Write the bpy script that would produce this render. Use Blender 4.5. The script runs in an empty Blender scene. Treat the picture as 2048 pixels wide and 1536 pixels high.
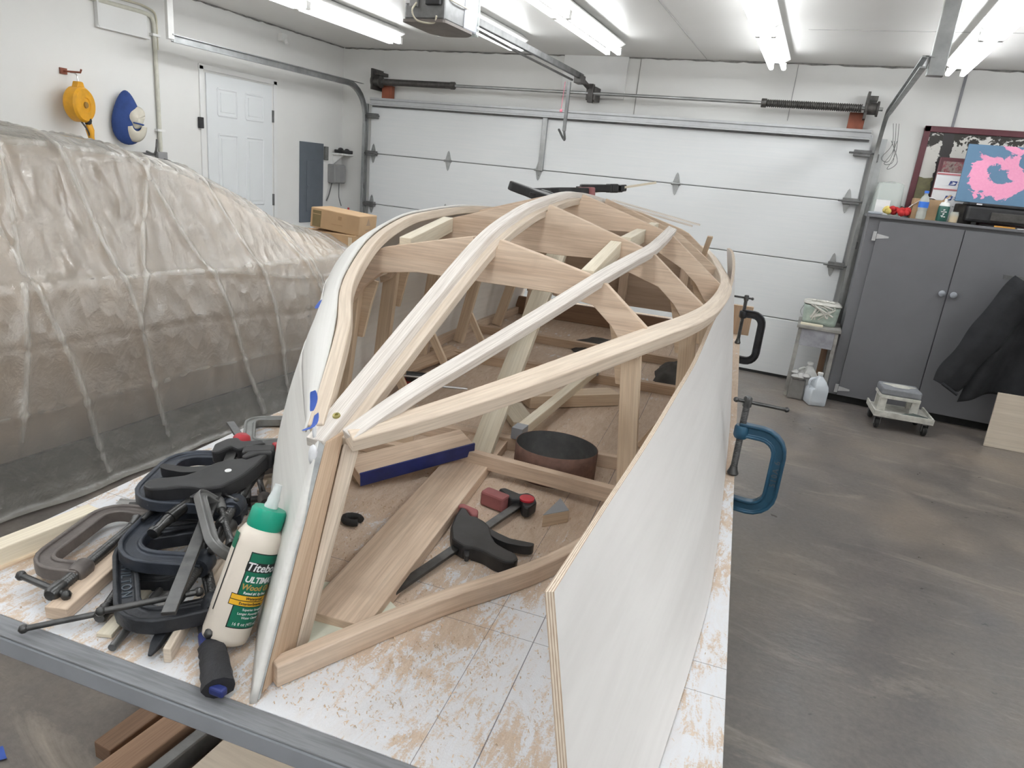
import bpy, math, random
from math import sin, cos, pi, radians, sqrt
from mathutils import Vector, Matrix, noise
random.seed(7)
SC = bpy.context.scene
COL = SC.collection
# ---------------------------------------------------------------- camera, light, exposure
cam = bpy.data.cameras.new('camera')
cam_o = bpy.data.objects.new('camera', cam); COL.objects.link(cam_o)
cam.sensor_width = 36.0; cam.lens = 36.0 * 1371.32 / 2048.0; cam.clip_start = .02
R = ((0.9100510, 0.4029437, 0.0971778), (0.2051538, -0.2341562, -0.9503067), (-0.3601653, 0.8847640, -0.2957595))
cam_o.matrix_world = Matrix(((R[0][0], -R[1][0], -R[2][0], 4.62990), (R[0][1], -R[1][1], -R[2][1], -6.59164),
                             (R[0][2], -R[1][2], -R[2][2], 1.56771), (0, 0, 0, 1)))
SC.camera = cam_o
w = bpy.data.worlds.new('world'); SC.world = w; w.use_nodes = True
w.node_tree.nodes['Background'].inputs[0].default_value = (.74, .83, 1, 1)
w.node_tree.nodes['Background'].inputs[1].default_value = 2.0   # pale daylight behind the window
SC.view_settings.view_transform = 'Standard'; SC.view_settings.look = 'None'
SC.view_settings.gamma = 1.0; SC.view_settings.use_curve_mapping = False
SC.view_settings.exposure = 0.0
TUBE = 13.6                      # brightness of the fluorescent tubes
# frame of the workbench: x across it, y away from the camera, turned a little in the room
TM = Matrix.Translation((4.068, -6.036, 0)) @ Matrix.Rotation(radians(5.6), 4, 'Z')
ID = Matrix.Identity(4)

# ---------------------------------------------------------------- mesh builder
class MB:
    def __init__(s): s.v = []; s.f = []; s.uv = []; s.mi = []; s.m = 0
    def face(s, idx, uv=None):
        s.f.append(tuple(idx)); s.mi.append(s.m)
        s.uv.append(uv if uv else [(0, 0)] * len(idx))
    def add(s, vs, fs, mat=None, uvs=None):
        o = len(s.v)
        for p in vs: s.v.append((mat @ Vector(p)) if mat else Vector(p))
        for k, f in enumerate(fs): s.face([i + o for i in f], uvs[k] if uvs else None)
        return s
    def box(s, c, d, mat=None):
        x, y, z = d[0] / 2, d[1] / 2, d[2] / 2; c = Vector(c)
        vs = [c + Vector((sx * x, sy * y, sz * z)) for sx in (-1, 1) for sy in (-1, 1) for sz in (-1, 1)]
        L = max(d)
        fs = [(0, 1, 3, 2), (4, 6, 7, 5), (0, 4, 5, 1), (2, 3, 7, 6), (0, 2, 6, 4), (1, 5, 7, 3)]
        ax = d.index(L) if isinstance(d, tuple) else list(d).index(L)
        uvs = []
        for f in fs:
            l = []
            for i in f:
                q = vs[i] - c
                o = [q[k] for k in range(3) if k != ax]
                l.append((q[ax], o[0] + o[1] * 1.37))
            uvs.append(l)
        return s.add(vs, fs, mat, uvs)
    def sweep(s, pts, prof, up=(0, 0, 1), caps=True, closed=True, scale=None):
        pts = [Vector(p) for p in pts]; n = len(pts); k = len(prof); o = len(s.v); S = 0; ss = []
        per = [0]
        for j in range(k):
            a, b = prof[j], prof[(j + 1) % k]; per.append(per[-1] + math.hypot(b[0] - a[0], b[1] - a[1]))
        for i in range(n):
            t = (pts[min(i + 1, n - 1)] - pts[max(i - 1, 0)]).normalized()
            u = Vector(up(i) if callable(up) else up)
            sd = t.cross(u)
            if sd.length < 1e-6: sd = t.cross(Vector((0.3, 1, .2)))
            sd.normalize(); nn = sd.cross(t)
            if i: S += (pts[i] - pts[i - 1]).length
            ss.append(S); q = scale(i / (n - 1)) if scale else 1
            for a, b in prof: s.v.append(pts[i] + sd * a * q + nn * b * q)
        for i in range(n - 1):
            for j in range(k if closed else k - 1):
                j2 = (j + 1) % k
                s.face((o + i * k + j, o + i * k + j2, o + (i + 1) * k + j2, o + (i + 1) * k + j),
                       [(ss[i], per[j]), (ss[i], per[j + 1]), (ss[i + 1], per[j + 1]), (ss[i + 1], per[j])])
        if caps and closed:
            pu = [(p[0] * .3, p[1] + p[0] * .2) for p in prof]
            s.face([o + j for j in reversed(range(k))], pu[::-1]); s.face([o + (n - 1) * k + j for j in range(k)], pu)
        return s
    def beam(s, a, b, wd, h, up=(0, 0, 1)):
        return s.sweep([a, b], [(-wd / 2, -h / 2), (wd / 2, -h / 2), (wd / 2, h / 2), (-wd / 2, h / 2)], up)
    def tube(s, pts, r, n=8, up=(0.01, 0.02, 1), scale=None, caps=True):
        return s.sweep(pts, [(r * cos(2 * pi * j / n), r * sin(2 * pi * j / n)) for j in range(n)], up, caps, True, scale)
    def lathe(s, prof, mat=None, n=20, a0=0, a1=2 * pi):
        o = len(s.v); k = len(prof); full = abs(a1 - a0 - 2 * pi) < 1e-6; m = n if full else n + 1
        for i in range(m):
            a = a0 + (a1 - a0) * i / n
            for r, z in prof:
                p = Vector((r * cos(a), r * sin(a), z)); s.v.append(mat @ p if mat else p)
        sl = [0]
        for j in range(k - 1): sl.append(sl[-1] + math.hypot(prof[j + 1][0] - prof[j][0], prof[j + 1][1] - prof[j][1]))
        for i in range(n):
            i2 = (i + 1) % m
            for j in range(k - 1):
                q = (o + i * k + j, o + i2 * k + j, o + i2 * k + j + 1, o + i * k + j + 1)
                s.face(q, [(i / n, sl[j]), ((i + 1) / n, sl[j]), ((i + 1) / n, sl[j + 1]), (i / n, sl[j + 1])])
        return s
    def prism(s, poly, z0, z1, mat=None):
        k = len(poly); vs = [(p[0], p[1], z0) for p in poly] + [(p[0], p[1], z1) for p in poly]
        ar = sum(poly[i][0] * poly[(i + 1) % k][1] - poly[(i + 1) % k][0] * poly[i][1] for i in range(k))
        r = list(range(k))
        if ar < 0: r = r[::-1]
        fs = [tuple(r[::-1]), tuple(i + k for i in r)]
        uvs = [[(poly[i][0], poly[i][1]) for i in r[::-1]], [(poly[i][0], poly[i][1]) for i in r]]
        for j in range(k):
            a, b = r[j], r[(j + 1) % k]
            fs.append((a, b, b + k, a + k))
            L = math.hypot(poly[b][0] - poly[a][0], poly[b][1] - poly[a][1])
            uvs.append([(0, 0), (L, 0), (L, z1 - z0), (0, z1 - z0)])
        return s.add(vs, fs, mat, uvs)
    def ball(s, c, r, n=10, sq=(1, 1, 1), mat=None):
        o = len(s.v); m = n // 2 + 1; c = Vector(c)
        for i in range(m):
            a = pi * i / (m - 1)
            for j in range(n):
                b = 2 * pi * j / n
                p = c + Vector((r * sq[0] * sin(a) * cos(b), r * sq[1] * sin(a) * sin(b), r * sq[2] * cos(a)))
                s.v.append(mat @ p if mat else p)
        for i in range(m - 1):
            for j in range(n):
                j2 = (j + 1) % n
                s.face((o + i * n + j, o + (i + 1) * n + j, o + (i + 1) * n + j2, o + i * n + j2))
        return s
    def grid(s, fn, nu, nv, flip=False, uvf=None):
        o = len(s.v)
        for i in range(nu + 1):
            for j in range(nv + 1): s.v.append(Vector(fn(i / nu, j / nv)))
        g = lambda i, j: uvf(i / nu, j / nv) if uvf else (i / nu, j / nv)
        for i in range(nu):
            for j in range(nv):
                q = [(i, j), (i + 1, j), (i + 1, j + 1), (i, j + 1)]
                if flip: q.reverse()
                s.face([o + a * (nv + 1) + b for a, b in q], [g(a, b) for a, b in q])
        return s

def setp(o, label=None, cat=None, group=None, kind=None):
    if label: o['label'] = label
    if cat: o['category'] = cat
    if group: o['group'] = group
    if kind: o['kind'] = kind
    return o
def thing(name, label, cat, loc=(0, 0, 0), F=ID, group=None, kind=None):
    o = bpy.data.objects.new(name, None); COL.objects.link(o)
    o.empty_display_size = .05
    o.matrix_world = F @ Matrix.Translation(Vector(loc))
    ROOT[o.name] = o.matrix_world.copy()
    return setp(o, label, cat, group, kind)
ROOT = {}
def root_of(o):
    while o.parent: o = o.parent
    return o
def build(name, mb, mats, parent=None, F=ID, base=(0, 0, 0), bevel=0, smooth=None, solid=0, sub=0, label=None, seg=2):
    """mb is authored in frame F; the mesh is stored in the local frame of its top-level thing"""
    if not isinstance(mats, (list, tuple)): mats = [mats]
    if parent is not None: W = ROOT[root_of(parent).name]
    else: W = F @ Matrix.Translation(Vector(base))
    T = W.inverted() @ F
    me = bpy.data.meshes.new(name)
    me.from_pydata([T @ v for v in mb.v], [], mb.f)
    ul = me.uv_layers.new(name='UVMap')
    flat = [c for f in mb.uv for p in f for c in p]
    ul.data.foreach_set('uv', flat)
    for m in mats: me.materials.append(m)
    if any(mb.mi): me.polygons.foreach_set('material_index', mb.mi)
    if smooth is not None:
        me.polygons.foreach_set('use_smooth', [True] * len(mb.f))
        me.set_sharp_from_angle(angle=radians(smooth))
    me.validate(); me.update()
    o = bpy.data.objects.new(name, me); COL.objects.link(o)
    if parent is not None: o.parent = parent
    else: o.matrix_world = W; ROOT[o.name] = W.copy()
    if bevel:
        b = o.modifiers.new('edge', 'BEVEL'); b.width = bevel; b.segments = seg; b.limit_method = 'ANGLE'; b.angle_limit = radians(40)
        b.use_clamp_overlap = True
    if solid:
        b = o.modifiers.new('thick', 'SOLIDIFY'); b.thickness = solid; b.offset = 0
    if sub:
        b = o.modifiers.new('sub', 'SUBSURF'); b.levels = sub; b.render_levels = sub
    if label: o['label'] = label
    return o
def struct(name, mb, m, parent=None, **k):
    o = build(name, mb, m, parent, **k)
    if parent is None: o['kind'] = 'structure'
    return o
def solo(name, label, cat, mb, m, group=None, F=ID, base=(0, 0, 0), kind=None, **k):
    return setp(build(name, mb, m, None, F, base, **k), label, cat, group, kind)
def copy_tree(o, parent=None):
    c = o.copy(); COL.objects.link(c)
    if parent is not None:
        c.parent = parent; c.matrix_parent_inverse = o.matrix_parent_inverse.copy()
    for ch in list(o.children): copy_tree(ch, c)
    return c
def frame(p, x=None, y=None, z=None):
    """matrix at p from two given axes"""
    p = Vector(p)
    if x is not None and y is not None:
        x = Vector(x).normalized(); y = Vector(y); y = (y - x * x.dot(y)).normalized(); z = x.cross(y)
    elif y is not None and z is not None:
        y = Vector(y).normalized(); z = Vector(z); z = (z - y * y.dot(z)).normalized(); x = y.cross(z)
    else:
        z = Vector(z).normalized(); x = Vector(x); x = (x - z * z.dot(x)).normalized(); y = z.cross(x)
    return Matrix(((x.x, y.x, z.x, p.x), (x.y, y.y, z.y, p.y), (x.z, y.z, z.z, p.z), (0, 0, 0, 1)))
def smoothp(pts, n=6):
    pts = [Vector(p) for p in pts]; out = []
    for i in range(len(pts) - 1):
        p0 = pts[max(i - 1, 0)]; p1 = pts[i]; p2 = pts[i + 1]; p3 = pts[min(i + 2, len(pts) - 1)]
        for k in range(n):
            t = k / n
            out.append(.5 * ((2 * p1) + (p2 - p0) * t + (2 * p0 - 5 * p1 + 4 * p2 - p3) * t * t + (3 * p1 - p0 - 3 * p2 + p3) * t ** 3))
    out.append(pts[-1]); return out
def interp(tab, x):
    if x <= tab[0][0]: return tab[0][1]
    for (a, p), (b, q) in zip(tab, tab[1:]):
        if x <= b:
            t = (x - a) / (b - a); return p + (q - p) * t
    return tab[-1][1]
def roundpoly(poly, r, n=3):
    out = []; k = len(poly)
    for i in range(k):
        p = Vector(poly[i]); a = Vector(poly[i - 1]) - p; b = Vector(poly[(i + 1) % k]) - p
        rr = min(r, a.length * .45, b.length * .45)
        A = p + a.normalized() * rr; B = p + b.normalized() * rr
        for j in range(n + 1):
            t = j / n; out.append(tuple((1 - t) ** 2 * A + 2 * t * (1 - t) * p + t * t * B))
    return out
def text_geo(body, size, shear=0, offset=0, extrude=.0003, align='LEFT', spacing=1.0):
    cu = bpy.data.curves.new('t', 'FONT'); cu.body = body; cu.size = size; cu.shear = shear; cu.offset = offset
    cu.extrude = extrude; cu.align_x = align; cu.space_character = spacing; cu.resolution_u = 3
    o = bpy.data.objects.new('t', cu); COL.objects.link(o)
    dg = bpy.context.evaluated_depsgraph_get(); e = o.evaluated_get(dg); me = e.to_mesh()
    vs = [v.co.copy() for v in me.vertices]; fs = [tuple(p.vertices) for p in me.polygons]
    e.to_mesh_clear(); bpy.data.objects.remove(o); bpy.data.curves.remove(cu)
    return vs, fs

# ---------------------------------------------------------------- materials
def newmat(name):
    m = bpy.data.materials.new(name); m.use_nodes = True
    nt = m.node_tree; b = nt.nodes['Principled BSDF']
    return m, nt, b
def N(nt, t, **k):
    n = nt.nodes.new(t)
    for a, v in k.items():
        if a == 'inp':
            for i, x in v.items(): n.inputs[i].default_value = x
        else: setattr(n, a, v)
    return n
def ramp(nt, fac, stops):
    r = N(nt, 'ShaderNodeValToRGB'); e = r.color_ramp.elements
    while len(e) < len(stops): e.new(.5)
    for x, (p, c) in zip(e, stops):
        x.position = p; x.color = c if len(c) == 4 else (*c, 1)
    nt.links.new(fac, r.inputs[0]); return r.outputs[0]
def mix(nt, fac, a, b, mode='MIX'):
    m = N(nt, 'ShaderNodeMix', data_type='RGBA', blend_type=mode)
    for i, x in ((0, fac), (6, a), (7, b)):
        if hasattr(x, 'links'): nt.links.new(x, m.inputs[i])
        else: m.inputs[i].default_value = x if i == 0 else ((*x, 1) if len(x) == 3 else x)
    return m.outputs[2]
def math_(nt, op, a, b=None, c=None):
    m = N(nt, 'ShaderNodeMath', operation=op)
    for i, x in enumerate((a, b, c)):
        if x is None: continue
        if hasattr(x, 'links'): nt.links.new(x, m.inputs[i])
        else: m.inputs[i].default_value = x
    return m.outputs[0]
def coords(nt, kind='Object', scale=(1, 1, 1), rnd=False, loc=(0, 0, 0), rot=(0, 0, 0)):
    tc = N(nt, 'ShaderNodeTexCoord'); mp = N(nt, 'ShaderNodeMapping')
    mp.inputs['Scale'].default_value = scale; mp.inputs['Location'].default_value = loc; mp.inputs['Rotation'].default_value = rot
    nt.links.new(tc.outputs[kind], mp.inputs[0])
    if rnd:
        oi = N(nt, 'ShaderNodeObjectInfo'); v = N(nt, 'ShaderNodeVectorMath', operation='MULTIPLY_ADD')
        cb = N(nt, 'ShaderNodeCombineXYZ')
        for i in range(3): nt.links.new(oi.outputs['Random'], cb.inputs[i])
        nt.links.new(cb.outputs[0], v.inputs[0]); v.inputs[1].default_value = (37, 91, 13); nt.links.new(mp.outputs[0], v.inputs[2])
        return v.outputs[0]
    return mp.outputs[0]
def nse(nt, vec, scale, detail=3, rough=.5, dist=0):
    n = N(nt, 'ShaderNodeTexNoise'); n.inputs['Scale'].default_value = scale; n.inputs['Detail'].default_value = detail
    n.inputs['Roughness'].default_value = rough; n.inputs['Distortion'].default_value = dist
    nt.links.new(vec, n.inputs['Vector']); return n.outputs[0]
def bump(nt, b, h, strength=.2, dist=.01):
    n = N(nt, 'ShaderNodeBump'); n.inputs['Strength'].default_value = strength; n.inputs['Distance'].default_value = dist
    nt.links.new(h, n.inputs['Height']); nt.links.new(n.outputs[0], b.inputs['Normal']); return n
def plain(name, col, rough=.5, metal=0, var=.12, scale=14, bmp=0, spec=.5, trans=0):
    m, nt, b = newmat(name)
    f = nse(nt, coords(nt, 'Object', rnd=True), scale, 4, .6)
    lo = tuple(c * (1 - var) for c in col); hi = tuple(min(1, c * (1 + var)) for c in col)
    nt.links.new(ramp(nt, f, [(.3, lo), (.7, hi)]), b.inputs['Base Color'])
    b.inputs['Roughness'].default_value = rough; b.inputs['Metallic'].default_value = metal
    b.inputs['Specular IOR Level'].default_value = spec
    if trans: b.inputs['Transmission Weight'].default_value = trans
    if bmp: bump(nt, b, nse(nt, coords(nt, 'Object'), scale * 8, 3), bmp, .002)
    return m
def wood(name, light, dark, rough=.6, sx=1.6, sy=26, contrast=.6, stain=0, fine=.3):
    m, nt, b = newmat(name)
    uv = coords(nt, 'UV', (sx, sy, 1), rnd=True)
    g = nse(nt, uv, 1.0, 5, .55, .6)
    col = ramp(nt, g, [(.5 - .28 / (contrast + .4), dark), (.5, tuple((a + c) / 2 for a, c in zip(light, dark))), (.62, light), (.5 + .35, tuple(min(1, a * 1.06) for a in light))])
    uv2 = coords(nt, 'UV', (sx * 5, sy * 9, 1), rnd=True)
    f2 = nse(nt, uv2, 1.0, 3, .6)
    col = mix(nt, fine, col, ramp(nt, f2, [(.35, tuple(c * .72 for c in dark)), (.6, light)]))
    oi = N(nt, 'ShaderNodeObjectInfo')
    hsv = N(nt, 'ShaderNodeHueSaturation'); nt.links.new(col, hsv.inputs['Color']); nt.links.new(math_(nt, 'MULTIPLY_ADD', oi.outputs['Random'], .14, .92), hsv.inputs['Value']); col = hsv.outputs[0]
    if stain:
        s = nse(nt, coords(nt, 'Object', rnd=True), 9, 4, .6)
        k = ramp(nt, s, [(.55, (0, 0, 0)), (.75, (stain, stain, stain))])
        col = mix(nt, k, col, tuple(c * .55 for c in dark))
    nt.links.new(col, b.inputs['Base Color'])
    b.inputs['Roughness'].default_value = rough; b.inputs['Specular IOR Level'].default_value = .25
    bump(nt, b, f2, .12, .002)
    return m
MAT = {}
A = MAT
A['oak'] = wood('pale oak', (.81, .655, .515), (.58, .42, .30), stain=.25, contrast=.5)
A['oak2'] = wood('planed oak', (.83, .72, .60), (.69, .56, .44), contrast=.5, fine=.4)
A['batten'] = wood('bleached batten', (.88, .83, .78), (.62, .55, .49), sy=60, contrast=.9, fine=.5)
A['fir'] = wood('wide grain fir', (.78, .60, .44), (.60, .42, .28), sy=110, sx=.9, contrast=1)
A['pine'] = wood('pine', (.80, .66, .50), (.64, .47, .32), sy=30)
A['pale'] = wood('pale poplar', (.85, .78, .64), (.74, .65, .50), sy=26, contrast=.5)
A['tan'] = wood('tan lumber', (.66, .50, .36), (.48, .33, .22), stain=.2)
A['brown'] = wood('brown lumber', (.32, .20, .13), (.20, .12, .075), rough=.5)
A['redwood'] = wood('reddish lumber', (.42, .27, .18), (.28, .17, .11))
A['ply'] = wood('whitish plywood face', (.82, .81, .78), (.75, .73, .70), sx=.8, sy=9, contrast=.5, fine=.12, rough=.55)
A['plyR'] = wood('pale whitened plywood face', (.80, .78, .765), (.72, .695, .68), sx=.9, sy=6, contrast=.4, fine=.08, rough=.5)
A['plytan'] = wood('tan plywood', (.74, .65, .54), (.66, .56, .45), sx=.8, sy=9, contrast=.4)
A['plydark'] = wood('brown plywood', (.50, .38, .29), (.38, .28, .2), sx=.8, sy=9, contrast=.4)
def ply_edge():
    m, nt, b = newmat('plywood edge')
    uv = coords(nt, 'UV', (1, 1, 1)); sp = N(nt, 'ShaderNodeSeparateXYZ'); nt.links.new(uv, sp.inputs[0])
    f = math_(nt, 'FRACT', math_(nt, 'MULTIPLY', sp.outputs[1], 3.5))
    col = ramp(nt, f, [(.0, (.42, .29, .2)), (.42, (.45, .32, .22)), (.52, (.83, .73, .6)), (1, (.86, .77, .65))])
    n = nse(nt, coords(nt, 'UV', (60, 6, 1)), 1, 3)
    col = mix(nt, .3, col, ramp(nt, n, [(.3, (.4, .28, .2)), (.7, (.9, .82, .7))]))
    nt.links.new(col, b.inputs['Base Color']); b.inputs['Roughness'].default_value = .7
    return m
A['plyedge'] = ply_edge()
A['white'] = plain('white paint', (.80, .80, .79), .5, var=.03, scale=3)
A['white2'] = plain('white plastic', (.83, .83, .81), .35, var=.03)
A['wall'] = plain('white painted wallboard', (.79, .785, .765), .6, var=.035, scale=1.3)
A['doorwhite'] = plain('white steel door', (.77, .79, .80), .42, var=.02, scale=2)
A['galv'] = plain('galvanized steel', (.42, .43, .43), .38, .85, var=.2, scale=9)
A['galvdark'] = plain('dull dark steel', (.20, .20, .20), .45, .7, var=.25, scale=12)
A['spring'] = plain('dark spring steel', (.09, .085, .08), .45, .5, var=.25, scale=30)
A['greyworn'] = wood('worn grey paint on wood', (.30, .31, .33), (.20, .20, .21), sy=18, sx=2, fine=.5, rough=.7)
A['greypaint'] = plain('blue grey paint', (.33, .35, .385), .5, var=.12, scale=7)
A['cabgrey'] = plain('grey cabinet paint', (.175, .175, .188), .5, var=.05, scale=3)
A['panelgrey'] = plain('slate grey enamel', (.13, .15, .175), .4, var=.05)
A['boxgrey'] = plain('grey box enamel', (.30, .30, .30), .5, var=.08)
A['black'] = plain('black plastic', (.028, .028, .03), .42, var=.3, scale=20)
A['rubber'] = plain('black rubber', (.02, .02, .02), .7, var=.3)
A['iron'] = plain('black cast iron', (.040, .043, .050), .42, .35, var=.35, scale=25, bmp=.25)
A['iron2'] = plain('bluish black cast iron', (.05, .058, .075), .4, .35, var=.3, scale=25, bmp=.2)
A['brownclamp'] = plain('brown grey cast iron', (.16, .14, .13), .5, .3, var=.25, scale=25, bmp=.2)
A['greyclamp'] = plain('grey cast iron', (.23, .235, .23), .45, .4, var=.2, scale=25)
A['steel'] = plain('blackened steel', (.10, .10, .10), .32, .85, var=.3, scale=40)
A['bright'] = plain('bright steel', (.55, .55, .55), .3, .9, var=.15, scale=30)
A['blueclamp'] = plain('blue enamel', (.022, .085, .15), .35, .15, var=.2, scale=18)
A['red'] = plain('red plastic', (.50, .03, .045), .4, var=.15)
A['redpad'] = plain('dusty red rubber', (.36, .13, .13), .6, var=.15)
A['bluetape'] = plain('blue masking tape', (.05, .12, .50), .6, var=.15)
A['bluepaint'] = plain('dark blue paint', (.022, .035, .17), .45, var=.25, scale=20)
A['green'] = plain('green cap plastic', (.0, .34, .22), .35, var=.06)
A['labelgreen'] = plain('green label print', (.0, .16, .09), .35, var=.05)
A['labelyellow'] = plain('yellow label print', (.85, .48, .02), .4, var=.04)
A['labelgold'] = plain('gold lettering', (.45, .30, .08), .4, var=.04)
A['ink'] = plain('black print', (.01, .012, .012), .45, var=.05)
A['cream'] = plain('cream plastic', (.80, .72, .63), .3, var=.03)
A['yellow'] = plain('yellow plastic', (.78, .38, .02), .4, var=.12)
A['capblue'] = plain('blue cloth', (.03, .07, .25), .8, var=.15)
A['capcream'] = plain('cream cloth', (.72, .68, .58), .85, var=.08)
A['card'] = plain('brown cardboard', (.48, .32, .18), .75, var=.08, scale=6)
A['cardprint'] = plain('dark carton print', (.20, .15, .07), .75, var=.1)
A['cardlight'] = plain('light packing tape', (.66, .56, .42), .4, var=.05)
A['copper'] = plain('rust brown paint', (.26, .075, .04), .6, var=.2)
A['maroon'] = plain('maroon wood', (.13, .035, .045), .4, var=.15)
A['jacket'] = plain('black jacket cloth', (.018, .019, .022), .85, var=.35, scale=10, bmp=.3)
A['grime'] = plain('grimy grey paint', (.30, .29, .27), .6, var=.35, scale=9)
A['grimewhite'] = plain('paint splattered white', (.60, .59, .54), .6, var=.25, scale=16)
A['rag'] = plain('dark rag', (.06, .055, .05), .9, var=.4)
A['foam'] = plain('brown abrasive', (.20, .115, .09), .9, var=.2, scale=60)
A['beltin'] = plain('grey cloth backing', (.11, .115, .12), .85, var=.2, scale=30)
A['pink'] = plain('pink tag', (.85, .25, .35), .5)
A['wire'] = plain('cream wire', (.66, .62, .5), .5)
A['paper'] = plain('white paper', (.82, .82, .83), .6, var=.02)
A['uspsblue'] = plain('dark blue print', (.03, .06, .25), .5, var=.03)
A['uspsred'] = plain('red stripe print', (.55, .18, .2), .5, var=.03)
A['bluelabel'] = plain('bright blue label', (.05, .20, .75), .35, var=.05)
A['greenbottle'] = plain('dark green bottle', (.02, .10, .08), .3, var=.1)
A['clothred'] = plain('red cloth', (.55, .03, .03), .8, var=.2)
A['clothyellow'] = plain('yellow cloth', (.70, .55, .16), .8, var=.2)
A['shav'] = plain('wood shavings', (.70, .53, .38), .8, var=.25, scale=20)
A['putty'] = plain('white filler', (.84, .85, .88), .45, var=.04)
A['breast'] = plain('pale green plywood', (.68, .69, .58), .7, var=.1, scale=18)
def glass(name, col, rough=.1, alpha=.35, emit=0):
    m, nt, b = newmat(name)
    out = nt.nodes['Material Output']; t = N(nt, 'ShaderNodeBsdfTransparent'); mx = N(nt, 'ShaderNodeMixShader')
    t.inputs[0].default_value = (*[.5 + .5 * c for c in col], 1)
    b.inputs['Base Color'].default_value = (*col, 1); b.inputs['Roughness'].default_value = rough
    mx.inputs[0].default_value = alpha
    nt.links.new(t.outputs[0], mx.inputs[1]); nt.links.new(b.outputs[0], mx.inputs[2]); nt.links.new(mx.outputs[0], out.inputs[0])
    return m
A['clear'] = glass('clear plastic', (.8, .85, .82), .15, .4)
A['milky'] = glass('milky jug plastic', (.78, .83, .88), .35, .75)
A['water'] = glass('water in a jug', (.62, .72, .82), .1, .6)
def tube_mat():
    m, nt, b = newmat('lit fluorescent tube')
    b.inputs['Base Color'].default_value = (.9, .9, .9, 1)
    b.inputs['Emission Color'].default_value = (.95, .98, 1.0, 1); b.inputs['Emission Strength'].default_value = TUBE
    return m
A['tube'] = tube_mat()

# ---------------------------------------------------------------- setting
XL, XR, YB, ZC = -.41, 7.6, -10.2, 2.65
def floor_mat():
    m, nt, b = newmat('stained concrete')
    v = coords(nt, 'Object')
    big = nse(nt, v, .9, 5, .6); mid = nse(nt, v, 4.5, 5, .65, .4); fin = nse(nt, v, 45, 4, .7)
    col = ramp(nt, big, [(.38, (.115, .106, .106)), (.5, (.17, .148, .132)), (.64, (.30, .24, .185))])
    col = mix(nt, .45, col, ramp(nt, mid, [(.3, (.105, .095, .092)), (.55, (.19, .162, .142)), (.75, (.28, .24, .205))]))
    col = mix(nt, .2, col, ramp(nt, fin, [(.3, (.10, .09, .085)), (.7, (.34, .31, .28))]))
    st = nse(nt, coords(nt, 'Object', (.42, 1.5, 1)), 2.6, 6, .72, 1.0)          # pale dust drawn out across the floor
    dm = ramp(nt, st, [(.55, (0, 0, 0)), (.72, (.5, .5, .5))])
    col = mix(nt, dm, col, (.48, .41, .34))
    sp = nse(nt, v, 11, 3, .6); sm = ramp(nt, sp, [(.70, (0, 0, 0)), (.735, (.8, .8, .8))])
    col = mix(nt, sm, col, (.065, .058, .055))
    nt.links.new(col, b.inputs['Base Color'])
    nt.links.new(ramp(nt, mid, [(.3, (.27,) * 3), (.7, (.44,) * 3)]), b.inputs['Roughness'])
    b.inputs['Specular IOR Level'].default_value = .7
    bump(nt, b, nse(nt, coords(nt, 'Object', (1, 2.2, 1)), 16, 4, .6), .16, .008)
    return m
def ceil_mat():
    m, nt, b = newmat('glossy white ceiling sheet')
    f = nse(nt, coords(nt, 'Object'), 1.2, 3)
    nt.links.new(ramp(nt, f, [(.3, (.74, .725, .70)), (.7, (.79, .78, .755))]), b.inputs['Base Color'])
    b.inputs['Roughness'].default_value = .33; b.inputs['Specular IOR Level'].default_value = .6
    bump(nt, b, nse(nt, coords(nt, 'Object'), 2.5, 2), .06, .05)
    return m
struct('floor', MB().box(((XL + XR) / 2, YB / 2, -.05), (XR - XL + .4, -YB + .6, .1)), floor_mat())
ce = struct('ceiling', MB().box(((XL + XR) / 2, YB / 2, ZC + .05), (XR - XL + .4, -YB + .6, .1)), ceil_mat())
seam = MB()
for y in (-2.42, -4.84, -7.26): seam.box(((XL + XR) / 2, y, ZC - .001), (XR - XL, .012, .004))
for y in (-1.22,): seam.box((5.9, y, ZC - .001), (3.2, .006, .003))
for x in (3.45,): seam.box((x, -1.2, ZC - .001), (.006, 2.4, .003))
struct('ceiling_seam', seam, plain('ceiling joint', (.5, .49, .48), .5), ce)
struct('wall_left', MB().box((XL - .06, YB / 2, ZC / 2), (.12, -YB + .4, ZC)), A['wall'])
struct('wall_right', MB().box((XR + .06, YB / 2, ZC / 2), (.12, -YB + .4, ZC)), A['wall'])
struct('wall_rear', MB().box(((XL + XR) / 2, YB - .06, ZC / 2), (XR - XL, .12, ZC)), A['wall'])
wf = MB()
wf.box(((XL + .02) / 2, .11, ZC / 2), (-XL + .02, .12, ZC))
WX0, WX1, WZ0, WZ1 = 6.28, 7.08, 1.15, 2.0
wf.box(((4.86 + WX0) / 2, .11, ZC / 2), (WX0 - 4.86, .12, ZC)); wf.box(((WX1 + XR) / 2, .11, ZC / 2), (XR - WX1, .12, ZC))
wf.box(((WX0 + WX1) / 2, .11, WZ0 / 2), (WX1 - WX0, .12, WZ0)); wf.box(((WX0 + WX1) / 2, .11, (WZ1 + ZC) / 2), (WX1 - WX0, .12, ZC - WZ1))
wf.box((2.44, .11, (2.10 + ZC) / 2), (4.84, .12, ZC - 2.10))
wfo = struct('wall_far', wf, A['wall'])
struct('wall_joint', MB().box((5.425, .047, 1.9), (.02, .008, 1.5)), plain('wall joint grey', (.26, .26, .28), .5), wfo)
struct('wall_joint', MB().box((2.86, .047, 2.4), (.006, .006, .48)), A['grime'], wfo)
struct('wall_joint', MB().box((4.2, .047, 2.42), (.004, .005, .44)), A['boxgrey'], wfo)
win = thing('window_1', None, None, ((WX0 + WX1) / 2, .08, WZ0), kind='structure')
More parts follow.
